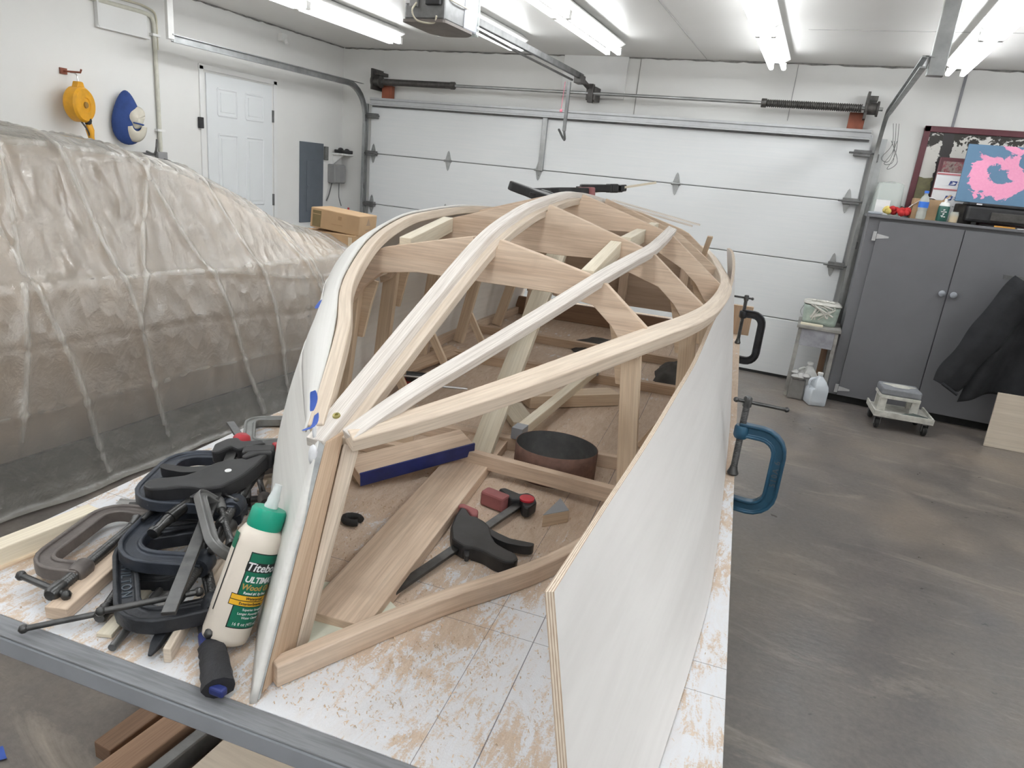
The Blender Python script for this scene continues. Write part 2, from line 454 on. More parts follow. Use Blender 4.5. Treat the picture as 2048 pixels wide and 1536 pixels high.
for (a, b) in (((WX0, WZ0 + .02), (WX1, WZ0 + .02)), ((WX0, WZ1 - .02), (WX1, WZ1 - .02)), ((WX0, (WZ0 + WZ1) / 2), (WX1, (WZ0 + WZ1) / 2))): struct('window_frame', MB().box(((a[0] + b[0]) / 2, .10, a[1]), (b[0] - a[0], .05, .04)), A['white2'], win)
for x in (WX0 + .02, WX1 - .02): struct('window_frame', MB().box((x, .10, (WZ0 + WZ1) / 2), (.04, .05, WZ1 - WZ0)), A['white2'], win)
struct('window_pane', MB().box(((WX0 + WX1) / 2, .11, (WZ0 + WZ1) / 2), (WX1 - WX0 - .04, .004, WZ1 - WZ0 - .04)), glass('window glass', (.95, .97, 1), .05, .08), win)
# crumbling caulk line where wall and ceiling meet
def caulk(name, a, b, n):
    m = MB(); a = Vector(a); b = Vector(b)
    pts = [a.lerp(b, i / n) + Vector((0, 0, random.uniform(-.006, .004))) for i in range(n + 1)]
    m.tube(pts, .008, 5, scale=lambda t: .6 + .9 * abs(noise.noise(Vector((t * 40, .3, 1)))) )
    struct(name, m, plain('dirty caulk', (.25, .24, .23), .8, var=.4))
caulk('trim_1', (XL + .02, .045, ZC - .004), (XR, .045, ZC - .004), 160)
caulk('trim_2', (XL + .005, -6, ZC - .004), (XL + .005, .04, ZC - .004), 120)
# white plywood pad on the wall behind the opener rail
t = struct('trim_3', MB().box((2.44, .035, 2.47), (.62, .03, .36)), A['white'], bevel=.004)

# garage door: four steel sections
gd = thing('door_2', None, None, kind='structure')
H = .533
def section(z0, z1):
    m = MB(); n = 12
    prof = []
    def fn(a, b):
        z = z0 + .004 + (z1 - z0 - .008) * b
        return (4.88 * a, .0, z)
    m.box((2.44, .022, (z0 + z1) / 2), (4.88, .044, z1 - z0 - .007))
    return m
def sect_mat():
    m, nt, b = newmat('embossed white door steel')
    f = nse(nt, coords(nt, 'Object', (2.2, 1, 60)), 1, 3)
    nt.links.new(ramp(nt, f, [(.3, (.765, .785, .795)), (.7, (.80, .81, .815))]), b.inputs['Base Color'])
    b.inputs['Roughness'].default_value = .45
    bump(nt, b, f, .12, .004); return m
sm_ = sect_mat()
for i in range(4): struct('door_section', section(i * H, (i + 1) * H), sm_, gd, bevel=.006)
struct('weather_strip', MB().box((2.44, .02, .012), (4.88, .05, .024)), A['rubber'], gd)
st = MB()
st.sweep([(0.02, -.002, 2.085), (4.86, -.002, 2.085)], [(-.0, 0), (.06, 0), (.06, .012), (.045, .016), (.045, .05), (.06, .055), (.06, .075), (0, .08)])
struct('door_strut', st, plain('light grey strut', (.52, .53, .54), .4, .3, var=.06), gd, smooth=30)
for i in (1, 2, 3): struct('section_joint', MB().box((2.44, .030, i * H), (4.86, .018, .03)), A['boxgrey'], gd)
struct('top_dark_line', MB().box((2.44, -.004, 2.077), (4.84, .012, .014)), A['galvdark'], gd)  # dark strip puts in the gap and shadow line under the strut
def hinge(x, z, w=.07, h=.20, up=1):
    m = MB()
    for s in (1, -1):
        m.prism([(-w / 2, 0), (w / 2, 0), (w * .16, s * h * .42), (0, s * h * .5), (-w * .16, s * h * .42)], 0, .006,
                frame((x, -.001, z), x=(1, 0, 0), z=(0, -1, 0)))
    m.tube([(x - w * .62, -.012, z), (x + w * .62, -.012, z)], .011, 8)
    m.box((x, -.01, z), (w * .7, .016, .03))
    for s in (1, -1): m.tube([(x, -.006, z + s * .05), (x, -.013, z + s * .05)], .007, 6)
    return m
for x, z in ((.98, 3 * H), (2.0, 3 * H), (3.36, 3 * H), (4.80, 3 * H), (.05, 3 * H), (.05, 2 * H), (4.80, 2 * H), (3.36, 2 * H), (.98, 2 * H), (.05, H), (4.80, H), (3.36, H)):
    struct('door_hinge', hinge(x, z), A['galv'], gd, smooth=40)
for x in (.04, 4.83):
    m = MB()
    for z in (3 * H, 2 * H, H, 1.98):
        m.box((x, -.03, z), (.13, .05, .05)); m.tube([(x - .1, -.05, z), (x + .1, -.05, z)], .009, 6)
    struct('roller_bracket', m, A['galvdark'], gd, bevel=.003)
m = MB(); m.box((2.02, -.014, 1.87), (.05, .028, .56)); struct('arm_bracket', m, A['galv'], gd, bevel=.004)

# tracks
def track(x, sx, name, label):
    g = thing(name, label, 'door track', (x, -.06, 0))
    r = .32; z1 = 2.26 - r
    pts = [(x, -.06, 0.0), (x, -.06, 1.0), (x, -.06, z1)]
    for i in range(1, 9):
        a = i / 8 * pi / 2; pts.append((x, -.06 - r + r * cos(a), z1 + r * sin(a)))
    pts += [(x, -1.2, 2.26), (x, -2.5, 2.26)]
    prof = [(-.014, -.028), (.014, -.028), (.014, -.020), (-.009, -.020), (-.009, .020), (.014, .020), (.014, .028), (-.014, .028)]
    m = MB(); m.sweep(pts, [(-a * sx, b) for a, b in prof], up=lambda i: (0, -1, 0) if i < 3 else ((0, -cos(min(8, i - 2) / 8 * pi / 2), -sin(min(8, i - 2) / 8 * pi / 2))))
    build('rail', m, A['galv'], g, smooth=35)
    m = MB(); m.sweep([(x + sx * .03, -.02, .0), (x + sx * .03, -.02, 2.1)], [(-.03, -.003), (.03, -.003), (.03, .003), (-.03, .003)], up=(0, 1, 0))
    m.box((x + sx * .022, -.003, 1.05), (.012, .05, 2.1))
    build('jamb_angle', m, A['galv'], g)
    m = MB(); m.sweep([(x + sx * .02, -.1, 2.285), (x + sx * .02, -2.5, 2.285)], [(-.02, -.002), (.02, -.002), (.02, .002), (-.02, .002)])
    build('track_angle', m, A['galv'], g)
    for z in (.5, 1.25, 1.95): build('track_bracket', MB().box((x + sx * .012, -.04, z), (.03, .05, .06)), A['galvdark'], g, bevel=.003)
    return g
tl = track(-.03, -1, 'garage_track', 'steel door track curving up beside the entry door corner')
tr = track(4.93, 1, 'garage_track', 'steel door track rising behind the grey cabinet')
m = MB(); m.beam((-.05, -2.5, 2.25), (-.05, -2.5, 2.65), .045, .045); build('hanger', m, A['white2'], tl, bevel=.003)
m = MB(); m.beam((4.99, -2.47, 2.20), (4.99, -2.47, 2.65), .075, .045, up=(0, 1, 0)); build('hanger', m, A['galv'], tr, bevel=.004)
m = MB()
for k in range(3):
    m.tube(smoothp([(4.99 + .02 * k, -.25, 2.2), (5.02 + .02 * k, -.2, 2.05 - .03 * k), (4.97 + .03 * k, -.15, 1.95 - .04 * k), (5.03 + .03 * k, -.15, 1.93), (5.05 - .02 * k, -.18, 2.08)], 6), .0025, 4)
build('loose_wire', m, A['greyclamp'], tr)

# torsion bar with its springs
g = thing('torsion_bar', 'dark torsion spring shaft above the garage door', 'spring shaft', (2.44, -.12, 2.31))
m = MB(); m.tube([(.08, -.12, 2.31), (4.90, -.12, 2.31)], .0145, 10); build('shaft', m, A['galv'], g, smooth=50)
def coil(x0, x1):
    pr = []; n = int((x1 - x0) / .016)
    for i in range(n + 1):
        x = x0 + (x1 - x0) * i / n
        pr += [(.024, x), (.032, x + .005), (.032, x + .009)]
    m = MB(); m.lathe([(0.0, x0)] + pr + [(0, x1)], Matrix.Translation((0, -.12, 2.31)) @ Matrix.Rotation(pi / 2, 4, 'Y'), 12)
    return m
for a, b in ((.22, 1.03), (4.01, 4.74)): build('spring', coil(a, b), A['spring'], g, smooth=60)
for x in (1.04, 4.0): build('winding_cone', MB().lathe([(0, -.02), (.036, -.02), (.036, .02), (.02, .03), (0, .03)], Matrix.Translation((x, -.12, 2.31)) @ Matrix.Rotation(pi / 2, 4, 'Y'), 12), A['spring'], g, smooth=40)
for x in (.15, 4.82):
    m = MB().lathe([(0, -.05), (.062, -.05), (.062, -.035), (.045, -.03), (.045, .03), (.058, .035), (.058, .05), (0, .05)], Matrix.Translation((x, -.12, 2.31)) @ Matrix.Rotation(pi / 2, 4, 'Y'), 16)
    m.box((x, -.05, 2.39), (.06, .16, .03)); m.box((x - .04, -.07, 2.33), (.02, .2, .2))
    build('cable_drum', m, A['spring'], g, smooth=40)
for x in (.22, 4.73):
    build('end_plate', MB().box((x, -.02, 2.22), (.12, .06, .13)), A['copper'], g, bevel=.004)
build('centre_bracket', MB().box((2.48, -.05, 2.31), (.09, .16, .12)).box((2.48, -.12, 2.31), (.05, .05, .16)), A['spring'], g, bevel=.006)

# opener
g = thing('garage_door_opener', 'dark motor unit with a silver cover hanging from the ceiling', 'door opener', (2.46, -2.9, 2.29))
m = MB(); m.box((2.46, -2.93, 2.39), (.25, .24, .19)); build('motor_housing', m, A['galvdark'], g, bevel=.012)
build('bottom_plate', MB().prism(roundpoly([(2.325, -3.06), (2.595, -3.06), (2.6, -2.74), (2.53, -2.66), (2.38, -2.66), (2.32, -2.74)], .03), 2.283, 2.297), plain('dusty brown plate', (.2, .175, .16), .6), g)
m = MB(); m.box((2.46, -2.75, 2.39), (.262, .16, .185)); build('silver_cover', m, plain('silver cover', (.5, .51, .56), .3, .6, var=.05), g, bevel=.008)
build('lens_flange', MB().box((2.46, -2.668, 2.39), (.28, .015, .21)), A['clear'], g, bevel=.006)
m = MB(); m.box((2.52, -3.056, 2.41), (.09, .03, .09)); build('terminal_block', m, A['black'], g, bevel=.004)
build('label', MB().box((2.36, -3.052, 2.41), (.035, .004, .07)), A['paper'], g)
build('module', MB().box((2.40, -3.056, 2.38), (.05, .02, .05)), A['boxgrey'], g, bevel=.004)
m = MB(); m.tube(smoothp([(2.42, -3.065, 2.375), (2.41, -3.09, 2.33), (2.44, -3.08, 2.285), (2.52, -3.05, 2.28), (2.55, -3.07, 2.31)], 6), .005, 6); build('cable', m, A['wire'], g, smooth=60)
m = MB(); m.tube(smoothp([(2.5, -3.07, 2.44), (2.55, -3.09, 2.42), (2.6, -2.95, 2.40), (2.6, -2.8, 2.40)], 6), .004, 6); build('cable', m, A['wire'], g, smooth=60)
m = MB(); m.box((2.46, -2.95, 2.5), (.2, .04, .03)); m.box((2.36, -2.95, 2.57), (.03, .03, .16)); m.box((2.56, -2.95, 2.57), (.03, .03, .16)); build('mounting_strap', m, A['galvdark'], g)
m = MB(); m.beam((2.455, -2.72, 2.42), (2.44, -.3, 2.42), .032, .045); build('rail', m, A['galvdark'], g, bevel=.003)
m = MB(); m.tube([(2.455, -2.6, 2.375), (2.43, -1.6, 2.37), (2.44, -.55, 2.36)], .009, 6); build('chain', m, A['spring'], g)
m = MB(); m.box((2.44, -.36, 2.39), (.07, .12, .07)); m.beam((2.44, -.32, 2.4), (2.46, .02, 2.33), .03, .04); build('trolley', m, A['spring'], g, bevel=.006)
m = MB(); m.beam((2.37, -.42, 2.36), (2.37, -.42, 1.95), .03, .02, up=(0, 1, 0)); m.tube(smoothp([(2.37, -.42, 1.96), (2.36, -.36, 1.88), (2.2, -.1, 1.98)], 5), .012, 6); build('door_arm', m, A['galvdark'], g, bevel=.003)
m = MB(); m.tube(smoothp([(2.33, -.42, 2.36), (2.325, -.42, 2.25), (2.32, -.42, 2.14)], 4), .003, 5); m.ball((2.32, -.42, 2.12), .015, 8, (1, .4, 1)); build('release_cord', m, A['pink'], g)

# fluorescent strip lights
def strip_light(x, y0, y1, label, kids=True):
    g = thing('strip_light', label, 'light fixture', (x, (y0 + y1) / 2, 2.5), group='fluorescent strip lights on the ceiling')
    m = MB(); ym = (y0 + y1) / 2; L = y1 - y0
    m.sweep([(x, y0, 2.57), (x, y1, 2.57)], [(-.035, 0), (.035, 0), (.085, .03), (.085, .036), (.03, .075), (-.03, .075), (-.085, .036), (-.085, .03)])
    build('reflector_housing', m, A['white2'], g)
    for yc in (y0 + L * .25, y0 + L * .75):
        for s in (-1, 1):
            m = MB(); m.tube([(x + s * .047, yc - L * .235, 2.535), (x + s * .047, yc + L * .235, 2.535)], .019, 10); build('tube', m, A['tube'], g, smooth=60)
    for yy in (y0 + .012, ym, y1 - .012):
        for s in (-1, 1): build('lamp_holder', MB().box((x + s * .047, yy, 2.545), (.03, .03 if yy != ym else .05, .055)), A['white2'], g, bevel=.004)
    m = MB()
    for yy in (y0 + .3, y1 - .3): m.box((x, yy, 2.6475), (.05, .03, .006))
    build('ceiling_clip', m, A['galv'], g)
    return g
for x, y0, y1, lb in ((.94, -3.45, -1.0, 'strip light above the plastic covered car, by the left wall'),
                      (2.04, -3.30, -.85, 'strip light partly hidden by the opener motor'),
                      (2.86, -3.28, -.81, 'strip light just right of the opener rail'),
                      (4.08, -2.85, -.395, 'strip light left of the right track hanger, pointing at the camera'),
                      (5.295, -2.87, -.425, 'strip light above the grey cabinet')):
    strip_light(x, y0, y1, lb)
strip_light(6.75, -2.87, -.425, 'unseen strip light added past the right end of the front row')  # unseen lamp, added to brighten the right side of the room
for x, lb in ((.94, 'above the rear of the covered car'), (2.45, 'left of the camera'), (4.1, 'straight above the camera'), (5.6, 'right of the camera'), (6.9, 'unseen, added along the right wall for more light')): strip_light(x, -7.3, -4.85, 'strip light of the second row, ' + lb)  # unseen row by the camera; right wall lamp added to brighten that side
for x, lb in ((1.5, 'left'), (4.5, 'middle'), (6.4, 'right')): strip_light(x, -9.9, -7.45, 'strip light of the rear row, ' + lb)

# left wall: entry door
def entry_door():
    d = thing('door_1', None, None, kind='structure'); x = XL
    y0, y1, zt = -1.85, -1.06, 2.12
    struct('slab', MB().box((x + .008, (y0 + y1) / 2, zt / 2), (.016, y1 - y0, zt - .02)), A['doorwhite'], d, bevel=.003)
    for (za, zb) in ((1.78, 2.0), (1.02, 1.62), (.22, .84)):
        for (ya, yb) in ((y0 + .12, y0 + .34), (y0 + .45, y0 + .67)):
            m = MB(); yc, zc = (ya + yb) / 2, (za + zb) / 2
            fr = [(ya, za), (yb, za), (yb, zb), (ya, zb)]
            for i in range(4):
                a, b = fr[i], fr[(i + 1) % 4]
                m.sweep([(x + .016, a[0], a[1]), (x + .016, b[0], b[1])], [(-.012, 0), (-.004, .008), (.004, .008), (.012, 0)], up=(1, 0, 0))
            m.box((x + .018, yc, zc), (.008, yb - ya - .06, zb - za - .06))
            struct('panel', m, A['doorwhite'], d, bevel=.003)
    m = MB(); m.lathe([(0, 0), (.034, 0), (.034, .01), (.014, .02), (.014, .035), (.03, .045), (.032, .06), (.02, .07), (0, .072)], Matrix.Translation((x + .016, y0 + .065, 1.125)) @ Matrix.Rotation(pi / 2, 4, 'Y'), 16)
    struct('knob', m, A['galvdark'], d, smooth=40)
    for z in (1.84, 1.06, .3): struct('hinge', MB().box((x + .012, y1 + .006, z), (.03, .02, .11)), A['galvdark'], d)
    m = MB()
    for (a, b) in (((y0 - .045, 0), (y0 - .045, zt + .04)), ((y1 + .05, 0), (y1 + .05, zt + .04)), ((y0 - .07, zt + .03), (y1 + .075, zt + .03))):
        m.sweep([(x, a[0], a[1]), (x, b[0], b[1])], [(-.022, 0), (.022, 0), (.022, .014), (-.022, .014)], up=(1, 0, 0))
    struct('frame', m, A['white'], d, bevel=.003)
    struct('latch_box', MB().box((x + .02, y0 - .075, 1.70), (.03, .04, .09)), A['black'], d, bevel=.004)
entry_door()
g = thing('electrical_panel', 'slate grey breaker panel door on the left wall', 'electrical panel', (XL, -.46, 1.24))
build('box', MB().box((XL + .006, -.465, 1.235), (.012, .375, .82)), A['panelgrey'], g, bevel=.003)
build('door', MB().box((XL + .014, -.44, 1.2), (.008, .22, .52)), A['panelgrey'], g, bevel=.002)
build('latch', MB().box((XL + .02, -.53, 1.19), (.008, .03, .04)), A['panelgrey'], g, bevel=.002)

def conduit(name, label, pts, r=.014, mat='white2', cat='conduit'):
    m = MB(); m.tube(smoothp(pts, 4), r, 8); return solo(name, label, cat, m, A[mat], base=pts[0], smooth=60)
g = thing('conduit', 'white conduit running down the left wall past the blue cap', 'conduit', (XL, -2.35, 1.4))
m = MB(); m.tube([(XL + .02, -3.6, 2.44)] + smoothp([(XL + .02, -2.46, 2.44), (XL + .02, -2.37, 2.425), (XL + .02, -2.348, 2.36)], 5) + [(XL + .02, -2.345, 1.42)], .016, 8); build('pipe', m, plain('cream conduit', (.62, .61, .53), .45), g, smooth=60)
m = MB(); m.tube([(XL + .02, -3.6, 2.49)] + smoothp([(XL + .02, -2.46, 2.49), (XL + .02, -2.34, 2.46), (XL + .02, -2.325, 2.36)], 5) + [(XL + .02, -2.325, 2.2)], .008, 6); build('pipe', m, A['wire'], g, smooth=60)
build('junction_box', MB().box((XL + .023, -2.345, 1.37), (.044, .09, .13)), A['boxgrey'], g, bevel=.005)
for z in (2.3, 1.6): build('strap', MB().box((XL + .022, -2.345, z), (.042, .07, .018)), A['white2'], g)
m = MB(); m.box((XL + .012, -2.62, 2.35), (.024, .42, .17)); g = solo('access_cover', 'shallow white cover plate high on the left wall', 'cover plate', m, A['white'], base=(XL, -2.62, 2.35), bevel=.006)
build('cover_lip', MB().box((XL + .03, -2.62, 2.265), (.02, .44, .012)), A['white'], g)
build('cover_lip', MB().box((XL + .03, -2.825, 2.35), (.02, .012, .17)), A['white'], g)
m = MB(); m.box((XL + .03, -.93, 2.56), (.06, .07, .07)); m.tube([(XL + .06, -.93, 2.54), (XL + .08, -.93, 2.5)], .02, 8)
solo('alarm_sensor', 'small white sensor box in the top of the left wall', 'sensor', m, A['white2'], base=(XL, -.93, 2.56), bevel=.006)
m = MB(); m.box((XL + .01, -1.98, 1.15), (.02, .08, .13)); g = solo('light_switch', 'clear covered wall switch beside the entry door', 'switch', m, A['white2'], base=(XL, -1.98, 1.15), bevel=.004)
build('toggle', MB().box((XL + .026, -1.98, 1.15), (.014, .014, .03)), A['greyclamp'], g)
# hooks with odds and ends
g = thing('wall_hook', 'black utility hook rack on the left wall above the car cover', 'hook', (XL, -2.42, 1.42))
m = MB()
m.box((XL + .006, -2.47, 1.41), (.012, .32, .02))
for yy, zz, dz in ((-2.62, 1.40, -.06), (-2.47, 1.43, .1), (-2.34, 1.38, -.03)):
    m.tube(smoothp([(XL + .01, yy, zz), (XL + .09, yy + .01, zz - .01), (XL + .12, yy + .01, zz + dz)], 4), .009, 6)
build('hooks', m, A['galvdark'], g, smooth=50)
# retractable cord reel
g = thing('cord_reel', 'yellow cord reel hanging on the left wall', 'cord reel', (XL + .1, -3.08, 1.72))
RF = frame((XL + .12, -3.08, 1.715), x=(-.35, .94, 0), z=(.94, .35, 0))
m = MB(); m.lathe([(0, -.05), (.105, -.05), (.118, -.035), (.118, .03), (.105, .045), (.05, .05), (.045, .042), (0, .042)], RF, 28); build('drum', m, A['yellow'], g, smooth=35)
build('hub', MB().lathe([(0, .04), (.022, .04), (.02, .052), (0, .053)], RF, 12), plain('reel hub', (.35, .2, .05), .5), g, smooth=40)
m = MB(); m.prism(roundpoly([(-.05, .09), (.05, .09), (.025, .15), (-.025, .15)], .01), -.02, .02, RF); build('hanger_lug', m, A['yellow'], g, bevel=.004)
m = MB(); m.tube(smoothp([(XL + .12, -3.08, 1.86), (XL + .11, -3.08, 1.91), (XL + .05, -3.08, 1.92)], 4), .004, 5); build('wire_loop', m, A['bright'], g)
m = MB(); m.tube(smoothp([(XL + .14, -3.10, 1.61), (XL + .15, -3.06, 1.55), (XL + .13, -3.03, 1.5)], 5), .006, 6); build('cord', m, A['spring'], g, smooth=60)
m = MB(); m.lathe([(0, .1), (.018, .1), (.024, .07), (.028, .05), (.02, .0), (.022, -.09), (.03, -.14), (0, -.14)], frame((XL + .13, -3.02, 1.5), x=(1, 0, 0), z=(0, -.12, 1)), 14); build('lamp_handle', m, A['yellow'], g, smooth=40)
m = MB(); m.lathe([(0, .0), (.02, .0), (.026, .03), (.016, .06), (0, .06)], frame((XL + .13, -3.035, 1.585), x=(1, 0, 0), z=(0, 0, 1)), 10); build('cord_grip', m, A['rubber'], g, smooth=40)
m = MB(); m.tube([(XL, -3.1, 1.925), (XL + .14, -3.07, 1.925), (XL + .15, -3.07, 1.945)], .007, 6); m.box((XL + .006, -3.1, 1.925), (.012, .05, .04))
solo('wall_hook', 'rusty hook carrying the yellow cord reel', 'hook', m, A['copper'], base=(XL, -3.1, 1.92))
# baseball cap hanging on the wall: crown to the right, visor to the left
g = thing('baseball_cap', 'blue and cream baseball cap hung on the left wall', 'cap', (XL + .05, -2.66, 1.66))
CF = frame((XL + .05, -2.665, 1.665), x=(.30, .95, 0), z=(0, 0, 1))
def crown(a, b):
    th = 2 * pi * a; r = sin(b * pi / 2); 
    return CF @ Vector((.105 * r * cos(th) * (1 - .35 * sin(th)), -.012 - .06 * cos(b * pi / 2), .195 * r * sin(th)))
m = MB().grid(crown, 32, 9, flip=True); build('crown', m, A['capblue'], g, smooth=60, solid=.003)
def front(a, b):
    th = 2 * pi * a; r = b
    return CF @ Vector((.052 + .070 * r * cos(th), -.03 - .062 * sqrt(max(0, 1 - r * r)) - .012 * sin(3 * th) * r, .005 + .085 * r * sin(th) + .02 * r * cos(th)))
m = MB().grid(front, 28, 8, flip=True); build('front_panel', m, A['capcream'], g, smooth=70, solid=.003)
def visor(a, b):
    th = -pi * (.02 + .92 * a); r = .35 + .65 * b
    return CF @ Vector((.040 + .085 * r * cos(th), -.045 - .045 * (1 - b * b) - .01 * cos(th), -.045 + .125 * r * sin(th)))
m = MB().grid(visor, 20, 5, flip=True); build('visor', m, A['capcream'], g, smooth=60, solid=.005)
m = MB(); m.tube(smoothp([CF @ Vector((.015, -.088, -.03)), CF @ Vector((.05, -.102, -.035)), CF @ Vector((.09, -.085, -.04))], 4), .006, 6); build('back_strap', m, A['capblue'], g, smooth=60)
# bits between the breaker panel and the track
m = MB(); m.box((XL + .08, -.03, 1.555), (.16, .2, .02)); m.prism([(0, 0), (.14, 0), (0, -.11)], -.01, .01, frame((XL, -.1, 1.545), x=(1, 0, 0), y=(0, 0, 1)))
solo('wall_shelf', 'little white bracket shelf near the corner of the left wall', 'shelf', m, A['white2'], base=(XL, -.03, 1.555), bevel=.003)
m = MB(); m.box((XL + .09, -.03, 1.585), (.12, .19, .035)); m.ball((XL + .1, -.1, 1.605), .03, 8, (1, 1.2, .7)); m.ball((XL + .1, .01, 1.6), .028, 8, (1, 1.2, .7))
solo('black_gadget', 'black handheld gadget lying on the little white shelf', 'gadget', m, A['black'], base=(XL + .09, -.03, 1.57), bevel=.008)
m = MB(); m.box((XL + .05, -.10, 1.345), (.10, .19, .2)); g = solo('transformer_box', 'grey utility box below the little white shelf', 'utility box', m, A['boxgrey'], base=(XL, -.1, 1.345), bevel=.012)
build('box_lid', MB().box((XL + .104, -.10, 1.345), (.008, .17, .18)), A['boxgrey'], g, bevel=.004)
m = MB(); m.tube(smoothp([(XL + .03, -.15, 1.25), (XL + .03, -.2, 1.12), (XL + .02, -.23, 1.05)], 4), .006, 5); m.tube(smoothp([(XL + .05, -.05, 1.25), (XL + .05, -.05, 1.1), (XL + .07, -.03, 1.0)], 4), .005, 5); build('cable', m, A['galvdark'], g)
m = MB(); m.box((XL + .015, -.24, 1.55), (.03, .05, .14)); solo('outlet_strip', 'narrow dark outlet beside the breaker panel', 'outlet', m, A['greyclamp'], base=(XL, -.24, 1.55), bevel=.004)
g = thing('trash_bin', 'pale grey bin with red and black bags behind the cartons', 'bin', (XL + .25, -.28, 0))
def binf(a, b):
    th = 2 * pi * a; k = .135 + .025 * b
    return (XL + .19 + k * max(-1, min(1, 1.25 * cos(th))), -.30 + k * .95 * max(-1, min(1, 1.25 * sin(th))), .0 + .93 * b)
m = MB().grid(binf, 32, 4); build('shell', m, plain('pale grey bin plastic', (.55, .58, .62), .4), g, smooth=50, solid=.008)
m = MB()
for i in range(9): m.ball((XL + .09 + .027 * i, -.30 + random.uniform(-.12, .12), .94 + random.uniform(-.01, .02)), .06, 8, (1.1, 1, .45))
build('dark_bag', m, A['rag'], g, smooth=60)
m = MB()
for i in range(6): m.ball((XL + .12 + .04 * i, -.38 + random.uniform(-.06, .06), .965), .045, 8, (1.3, .8, .35))
build('pink_bag', m, plain('pinkish bag', (.75, .45, .45), .6), g, smooth=60)
m = MB(); m.beam((XL + .44, -.42, .0), (XL + .40, -.34, 1.02), .02, .02); m.box((XL + .412, -.36, .86), (.03, .04, .2)); solo('red_handled_tool', 'tool with a red handle standing in the corner by the track', 'tool', m, A['red'], base=(XL + .44, -.42, 0), bevel=.004)

# ---------------------------------------------------------------- car under plastic
ROOF = [(-7.0, .90), (-6.4, .98), (-5.9, 1.12), (-5.45, 1.40), (-5.0, 1.475), (-4.55, 1.50), (-4.2, 1.48), (-3.75, 1.41), (-3.46, 1.29), (-3.2, 1.14), (-2.9, 1.045), (-2.5, .985), (-2.2, .925), (-1.9, .85), (-1.6, .74), (-1.42, .60), (-1.36, .45)]
HW = [(-7.0, .78), (-6.4, .84), (-5, .87), (-3, .87), (-2.2, .84), (-1.7, .76), (-1.4, .60)]
CX = .915
def car_sec(y, off=0):
    zt = interp(ROOF, y); hw = interp(HW, y)
    k = max(0, min(1, (zt - .98) / .4)); rw = hw - .16 - .17 * k
    zb = min(.93, zt - .05)
    half = [(hw - .03, .21), (hw, .34), (hw + .005, .52), (hw - .01, .70), (hw - .06, zb - .02), (hw - .10, zb), (rw, zt - .05), (rw - .09, zt - .012), (rw * .5, zt - .002), (0, zt)]
    return half
def dens(half, ns):
    L = [0]
    for a, b in zip(half, half[1:]): L.append(L[-1] + math.hypot(b[0] - a[0], b[1] - a[1]))
    out = []
    for i in range(ns + 1):
        d = L[-1] * i / ns
        for j in range(len(half) - 1):
            if d <= L[j + 1] + 1e-9:
                t = (d - L[j]) / max(1e-9, L[j + 1] - L[j]); a, b = half[j], half[j + 1]
                out.append((a[0] + (b[0] - a[0]) * t, a[1] + (b[1] - a[1]) * t)); break
    return out
car = thing('car', 'car standing by the left wall under a sheet of clear plastic', 'car', (CX, -4.2, 0))
ny, ns = 60, 26
def carf(a, b):
    y = -7.0 + 5.64 * a; d = dens(car_sec(y), ns // 2)
    i = round(b * ns); q = d[i] if i <= ns // 2 else (-d[ns - i][0], d[ns - i][1])
    return (CX + q[0], y, q[1])
m = MB().grid(carf, ny, ns)
tanpaint = plain('tan masking paper over car paint', (.76, .62, .495), .7, var=.04, scale=2)
build('body', m, tanpaint, car, smooth=50, solid=.004)
m = MB()
m.prism(roundpoly([(-1.0 + CX + .22, -6.95), (CX + .78, -6.95), (CX + .78, -1.5), (CX + .4, -1.4), (CX - .4, -1.4), (CX - .78, -1.5)], .05), .17, .22); build('underbody', m, A['rubber'], car)
for sx in (-1, 1):
    for y in (-5.75, -2.35):
        M_ = Matrix.Translation((CX + sx * .70, y, .31)) @ Matrix.Rotation(pi / 2, 4, 'Y')
        w_ = build('wheel', MB().lathe([(.12, -.1), (.2, -.11), (.29, -.11), (.31, -.08), (.31, .08), (.29, .11), (.2, .11), (.12, .1)], M_, 24), A['rubber'], car, smooth=40)
        build('rim', MB().lathe([(0, -.09), (.2, -.1), (.2, .1), (0, .09)], M_, 16), A['galv'], w_, smooth=40)
# plastic film: follows the car, straight from roof edge to belt line, then falls to the floor
def film_sec(y):
    zt = interp(ROOF, y); h = car_sec(y); hw = interp(HW, y); o = .022
    fl = .012 * sin(y * 5.1) + .012 * sin(y * 13 + 1)
    top = [(p[0] + o * (1 if p[0] > .3 else 0), p[1] + (o if p[0] < hw - .08 else 0)) for p in h[4:]]
    return [(hw + .095 + fl, .008), (hw + .06 + fl * .6, .012), (hw + .04 + fl * .3, .09), (hw + .035, .24), (hw + .036, .45), (hw + .02, .70)] + [(p[0] + .012, p[1]) for p in top[:-1]] + [(0, top[-1][1])]
NS, NY = 240, 330
creases = [(-5.05, -4.62, .02, .95), (-4.55, -4.30, .1, .9), (-4.25, -3.62, .05, .98), (-3.72, -3.40, .2, .9), (-3.60, -2.95, .0, .75), (-4.0, -4.35, .25, .6), (-3.0, -2.5, .1, .7), (-2.4, -2.2, .1, .8), (-4.75, -4.95, .3, .8), (-3.3, -2.7, .3, .95), (-5.5, -5.1, .1, .9)]
rows = [.16, .30, .43, .55, .67, .79, .91]
def ridge(d, w): return math.exp(-(d / w) ** 2)
